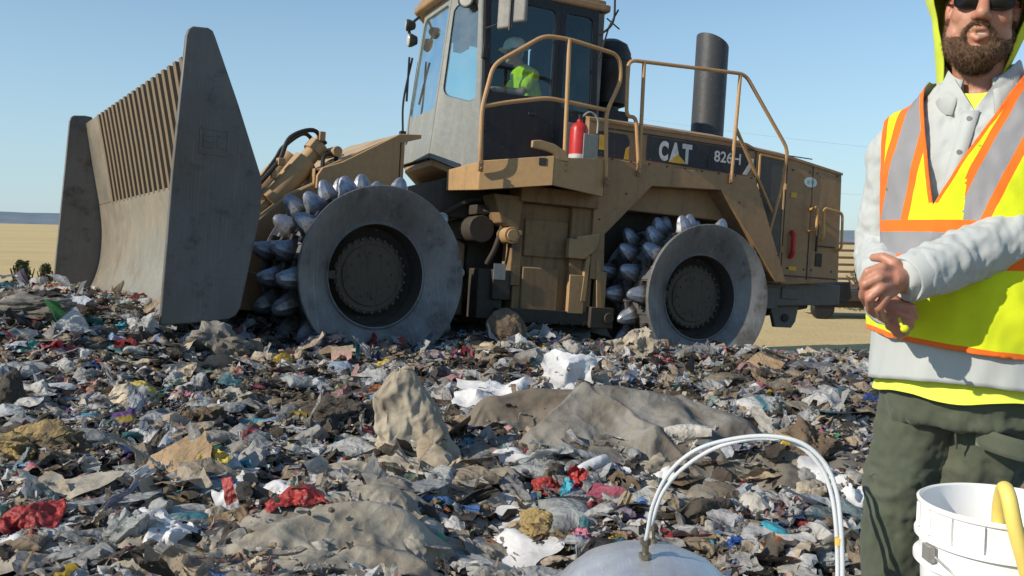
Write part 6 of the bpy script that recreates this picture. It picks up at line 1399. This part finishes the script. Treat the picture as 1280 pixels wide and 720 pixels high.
# collar with two points
cm = MB(); n = 40
for s_ in (-1, 1):
    vs = []; m_ = 18
    for j in range(m_+1):
        a = R_(180-158*j/m_); drop = ss(.6, 1, j/m_)
        ri, yo = .066, -.012
        x = s_*sin(a)*ri*1.12; y = -cos(a)*-1*ri+yo if False else cos(a)*ri+yo
        zb = 1.562-.03*float(drop); st = 1.612-.045*float(drop)
        top = TL(x*1.02, y*1.02+.004, st); out_ = TL(x*(1.28+.25*float(drop)), y*1.25+.012+.022*float(drop), zb-.012-.035*float(drop)); inn = TL(x, y, zb-.01)
        vs += [inn, top, top.lerp(out_, .12)+Vector((0,0,.004)), out_]
    cm.add(vs, [(4*j+k, 4*j+4+k, 4*j+5+k, 4*j+1+k) for j in range(m_) for k in range(3)])
o = adopt(cm.mesh('collar', m_shirt, 60), shirt); s2 = o.modifiers.new('s', 'SOLIDIFY'); s2.thickness = .003
def front_y(z, x=0, g=.006):
    s_ = torso_secs(g, z, z+.001)[0]; yo = (s_[0]-TL(0,0,s_[0].z)).dot(TYa); return yo+s_[2].length*sqrt(max(0, 1-(x/s_[1].length)**2))
b = MB(); zs_ = np.linspace(1.492, 1.29, 14); vs = []
for z in zs_:
    for x in (-.016, .016): xx = x-.004-.16*(1.492-z); vs.append(TL(xx, front_y(z, xx, .013), z))
b.add(vs, [(2*i, 2*i+1, 2*i+3, 2*i+2) for i in range(13)]); o = adopt(b.mesh('placket', m_shirt), shirt); s2 = o.modifiers.new('s', 'SOLIDIFY'); s2.thickness = .003
for z in (1.475,1.40,1.33):
    b = MB(); xx = -.004-.16*(1.492-z); b.cyl(TL(xx, front_y(z, xx, .014), z), TL(xx, front_y(z, xx, .019), z), .0055, 12); adopt(b.mesh('button', plain('grey_button', (.2,.2,.2), .4)), shirt)
b = MB()
uv_ = []
for j in range(9):
    x = -.05+.1*j/8
    for z in (1.545-.012*(1-(x/.05)**2), 1.50, 1.47): uv_.append(TL(x, front_y(z, x, -.004 if z > 1.5 else -.0005)+ (.004 if z > 1.52 else 0), z))
b.add(uv_, [(3*j+k, 3*j+k+1, 3*j+k+4, 3*j+k+3) for j in range(8) for k in range(2)])
# under shirt: ring below the shirt tail and at the neck
TB = [(.80,.170,.127,0),(.90,.186,.142,.008),(1.0,.188,.15,.015)]
b2 = MB(); vs = []; n = 90; rows = 10
for i in range(rows):
    z = .862+.055*i/(rows-1)
    for k in range(n): th = 2*pi*k/n; f = 1+.012*sin(th*9)+.01*sin(th*17+2); zz = z-(.006*sin(th*5) if i == 0 else 0); vs.append(TL(cos(th)*(.196-.0025*i)*f, .010+sin(th)*(.156-.0025*i)*f, zz))
b2.add(vs, [(i*n+k, i*n+(k+1) % n, (i+1)*n+(k+1) % n, (i+1)*n+k) for i in range(rows-1) for k in range(n)]); adopt(b2.mesh('undershirt', m_under, 180)); adopt(b.mesh('undershirt', m_under))
# shirt tail hanging below the vest
b = MB(); vs = []; rows = 16
for i in range(rows):
    for k in range(n):
        th = 2*pi*k/n; z = .892-.010*cos(2*th)+(1.04-.892)*i/(rows-1); f = 1+(.016*sin(th*7+1)+.022*abs(sin(th*6.5+z*16))+.012*sin(th*23+z*30))*(1-.5*i/rows); vs.append(TL(cos(th)*(.204)*f, .012+sin(th)*.164*f, z))
b.add(vs, [(i*n+k, i*n+(k+1) % n, (i+1)*n+(k+1) % n, (i+1)*n+k) for i in range(rows-1) for k in range(n)]); o = adopt(b.mesh('shirt_tail', m_shirt, 180), shirt); s2 = o.modifiers.new('s','SOLIDIFY'); s2.thickness = .002
# vest
b = MB(); VT = [(.90,.197,.155,.012),(1.0,.197,.158,.018),(1.1,.194,.157,.022),(1.2,.194,.15,.017),(1.3,.200,.142,.007),(1.38,.200,.134,0),(1.44,.186,.120,-.01),(1.495,.152,.102,-.015),(1.54,.112,.089,-.012),(1.575,.086,.080,-.008),(1.62,.074,.074,-.005)]
loft(b, torso_secs(.006, .90, 1.60, VT)); sph(b, SR, .083, 20); sph(b, SL, .083, 20); chain(b, [TL(-.08,-.01,1.47), SR], [.075,.082]); chain(b, [TL(.08,-.01,1.47), SL], [.075,.082])
me = fuse(b, 'vest', m_lime, .0085, 6, .5); wrinkle(me, .012, 10, 10, 5, 11); wrinkle(me, .004, 24, 24, 12, 17)
me.materials.append(m_org); me.materials.append(m_silv)
bm = bmesh.new(); bm.from_mesh(me)
def cut(p, nrm):
    bmesh.ops.bisect_plane(bm, geom=bm.verts[:]+bm.edges[:]+bm.faces[:], plane_co=p, plane_no=nrm, dist=1e-5)
Zp = Vector((0,0,1)); TO3 = TL(0,0,0)
def cz(z, tilt=0): cut(TL(0,.15,z), (Zp+TXa*tilt).normalized())
def cx(s_, x, z, k):  # plane through x at height z, leaning k per metre
    cut(TL(s_*x, 0, z), (TXa*s_+Zp*k).normalized())
HT_ = -.10                                        # hem rises to his right
hz = lambda x: .975+HT_*x*1.0
cz(.975, -HT_); cz(.987, -HT_)
VKS = {-1: .20, 1: .52}; XO = {-1: .022, 1: -.022}; KS = {-1: .14, 1: -.38}; VX = -.060; VZ = 1.285
def inV(x, z, g=0.0): return z > VZ and (x-VX < (z-VZ)*VKS[1]+g if x > VX else VX-x < (z-VZ)*VKS[-1]+g)
for s_ in (-1, 1):
    K_ = VKS[s_]; cut(TL(VX,0,VZ), (TXa*s_-Zp*K_).normalized()); cut(TL(VX+s_*.008,0,VZ), (TXa*s_-Zp*K_).normalized())
    for x in (.062,.080,.130,.149): cx(s_, x+XO[s_], 1.45, KS[s_])
    cx(s_, .186, 1.3, -.05); cx(s_, .176, 1.3, -.05)
for z in (1.252,1.226,1.176,1.148,1.20): cz(z)
dele = []
for f in bm.faces:
    c = f.calc_center_median(); v = c-TO; x, y, z = v.dot(TXa), v.dot(TYa), c.z; ax = abs(x)
    if z < .975+HT_*x or (y > 0 and inV(x, z)) or (y <= 0 and z > 1.575) or (ax > .186+.05*(z-1.3) and z > 1.20) or (z > 1.565 and ax < .075): dele.append(f); continue
    mi = 0; q_ = 1 if x > 0 else -1; xs_ = ax-KS[q_]*(1.45-z)-XO[q_]
    if z < .987+HT_*x: mi = 1
    elif y > 0 and inV(x, z, .008): mi = 1
    elif 1.176 < z < 1.226: mi = 2
    elif 1.148 < z < 1.252: mi = 1
    elif z > 1.252:
        if .080 < xs_ < .130: mi = 2
        elif .062 < xs_ < .149: mi = 1
        elif ax > .176+.05*(z-1.3): mi = 1
    f.material_index = mi
bmesh.ops.delete(bm, geom=dele, context='FACES')
bm.to_mesh(me); bm.free(); me.polygons.foreach_set('use_smooth', [True]*len(me.polygons)); vest = adopt(me); s2 = vest.modifiers.new('s', 'SOLIDIFY'); s2.thickness = .003; s2.offset = 1
b = MB(); sph(b, at(1131,411,1.85), (.009,.007,.008)); b.tube(smooth_path([at(1131,411,1.855), at(1126,405,1.86), at(1124,398,1.88)]), .003, 6); adopt(b.mesh('vest_tie', m_lime), vest)
b = MB(); vs = []
for z in np.linspace(1.155, .985, 12):
    for x in (-.0015, .0015): vs.append(TL(x-.055, front_y(z, x-.055, .024), z))
b.add(vs, [(2*i, 2*i+1, 2*i+3, 2*i+2) for i in range(11)]); adopt(b.mesh('zip_seam', plain('seam_shadow', (.3,.33,.02), .8)), vest)
# trousers
b = MB(); hips = [(.80,.172,.122),(.86,.176,.130),(.91,.172,.128)]
loft(b, [(TL(0,.004,z), TXa*rx, TYa*ry) for z, rx, ry in hips])
for hp, kn, an, r_ in ((TL(-.088,0,.84), KR, AR, (.084,.077,.069,.072,.068,.062)), (TL(.088,0,.84), KL, AL, (.088,.084,.078,.080,.075,.066))):
    kz = kn+Vector((0,0,.0)); chain(b, [hp, hp.lerp(kn,.5), kn+Vector((0,0,.02))], r_[:3], 22); chain(b, [kn+Vector((0,0,-.01)), kn.lerp(an,.5), an], r_[3:], 22)
me = fuse(b, 'trousers', m_pants, .006, 4, .5); KA, KB = np.array(KR), np.array(KL)
wrinkle(me, .010, 11, 11, 5, 21); wrinkle(me, .006, 26, 26, 14, 28); wrinkle(me, .009, 18, 18, 26, 24, weight=lambda c: np.exp(-((c[:,2]-KA[2])/.12)**2)+.5*np.exp(-((c[:,2]-.8)/.06)**2)); tr_ = adopt(me)
b = MB()
for kn, r_ in ((KR,.0745),(KL,.084)):
    for dz in (0.0,.035):
        nn = 60; b.tube([kn+Vector((cos(2*pi*k/nn)*r_, sin(2*pi*k/nn)*r_, dz+.006*sin(2*pi*k/nn*3+dz*90)+.004*sin(k))) for k in range(nn)], .0032, 6, closed=True)
adopt(b.mesh('knee_zip', m_pants), tr_)
b = MB(); vs = []
pc = at(1240, 507, 2.02)
for i in range(9):
    for j in range(5):
        u, v_ = i/8-.5, j/4-.5; a = -.2+u*1.1; vs.append(TL(.090+.098*sin(a)+.02, .012+.112*cos(a)*1.0+.006, .775-v_*.045-.02*u))
b.add(vs, [(i*5+j, i*5+j+1, i*5+j+6, i*5+j+5) for i in range(8) for j in range(4)]); o = adopt(b.mesh('pocket_flap', m_pants, 60), tr_); s2 = o.modifiers.new('s','SOLIDIFY'); s2.thickness = .006
b = MB(); b.tube([TL(.0,front_y(.90,0,-.006),.885), TL(.0,.128,.84), TL(0,.118,.79), TL(0,.09,.745)], .0025, 6); adopt(b.mesh('fly_seam', m_pants), tr_)
for an, dx in ((AR,-.03),(AL,.02)):
    b = MB(); g0 = gz0+.035; chain(b, [Vector((an.x,an.y+.02,g0+.01)), Vector((an.x+dx*.5,an.y-.07,g0+.005)), Vector((an.x+dx,an.y-.17,g0-.003))], [.045,.048,.042], 16); chain(b, [Vector((an.x,an.y,g0)), Vector((an.x,an.y,g0+.11))], [.045,.05], 16); adopt(fuse(b, 'boot', plain('brown_boot', (.11,.07,.04), .7), .008, 4))

# ---------------- the driver in the cab
drv = empty('person'); place(drv, MR @ Matrix.Translation((1.45,.12,1.82))); tag(drv, 'driver in a white hard hat and lime shirt sitting in the machine cab', 'person')
Pd = lambda x, y, z: Vector((x-.02, y+.16, z+.04))
def dadopt(me, par=drv):
    o = link(me.name, me, par); o.matrix_basis = wm(par).inverted() @ MR; return o
HC = Pd(1.70,0,2.56)
b = MB(); sph(b, HC+Vector((-.01,0,.02)), (.10,.078,.11)); sph(b, HC+Vector((.035,0,-.05)), (.065,.062,.08)); chain(b, [HC+Vector((.095,0,-.005)), HC+Vector((.115,0,-.035))], [.012,.016]); sph(b, HC+Vector((.07,0,-.105)), (.035,.035,.025)); sph(b, HC+Vector((-.005,.082,-.01)), (.02,.012,.032)); sph(b, HC+Vector((-.005,-.082,-.01)), (.02,.012,.032))
chain(b, [HC+Vector((-.02,0,-.06)), Pd(1.58,0,2.36)], [.055,.06]); chain(b, [Pd(1.57,0,2.28), Pd(1.50,0,2.05), Pd(1.45,0,1.88)], [.12,.12,.13])
eL, wL_ = Pd(1.70,.26,2.08), Pd(1.93,.14,2.10); eR, wR_ = Pd(1.70,-.26,2.08), Pd(1.93,-.14,2.10)
for s_, e_, w_ in ((1,eL,wL_),(-1,eR,wR_)):
    chain(b, [Pd(1.56,s_*.18,2.30), e_, w_], [.05,.042,.028]); chain(b, [w_, w_+Vector((.07,-s_*.01,.0))], [.03,.026])
    for j in range(4): chain(b, [w_+Vector((.06,s_*(.028-.018*j),0)), w_+Vector((.10,s_*(.028-.018*j),-.01)), w_+Vector((.105,s_*(.026-.017*j),-.045))], [.010,.009,.008], 8)
    chain(b, [w_+Vector((.02,-s_*.02,.01)), w_+Vector((.06,-s_*.05,.01))], [.012,.009], 8)
    chain(b, [Pd(1.45,s_*.10,1.86), Pd(1.88,s_*.13,1.88), Pd(1.95,s_*.13,1.48), Pd(2.08,s_*.13,1.44)], [.085,.06,.045,.04])
dbody = dadopt(fuse(b, 'body', skin_mat('driver_skin', (.42,.22,.14), (.45,.19,.12)), .008, 3))
b = MB(); chain(b, [Pd(1.57,0,2.30), Pd(1.50,0,2.08), Pd(1.45,0,1.90)], [.145,.155,.165], 20); 
for s_, e_ in ((1,eL),(-1,eR)): chain(b, [Pd(1.57,s_*.09,2.32), Pd(1.56,s_*.18,2.29), Pd(1.56,s_*.18,2.29).lerp(e_,.62)], [.09,.082,.068], 16)
me = fuse(b, 'shirt', m_lime, .010, 4); wrinkle(me, .012, 14, 14, 10, 3); dadopt(me)
b = MB()
for s_ in (1,-1): chain(b, [Pd(1.45,s_*.10,1.86), Pd(1.88,s_*.13,1.88), Pd(1.95,s_*.13,1.50)], [.105,.075,.06], 14)
dadopt(fuse(b, 'trousers', m_pants, .012, 3))
b = MB(); b.lathe([(.162,.0),(.162,.008),(.134,.018),(.130,.06),(.11,.105),(.07,.135),(.001,.148)], HC+Vector((-.005,0,.035)), (.16,0,1), 28); b.prism([(.10,-.10),(.19,-.05),(.20,.05),(.10,.10)], 2, .035, .043)
for i in range(len(b.v)-8, len(b.v)): v = Vector(b.v[i]); b.v[i] = tuple(HC+Vector((v.x-.01, v.y, v.z-.02)))
me = b.mesh('hard_hat', plain('white_hat', (.85,.90,.84), .4)); dadopt(me)

bpy.data.scenes.remove(SIM)
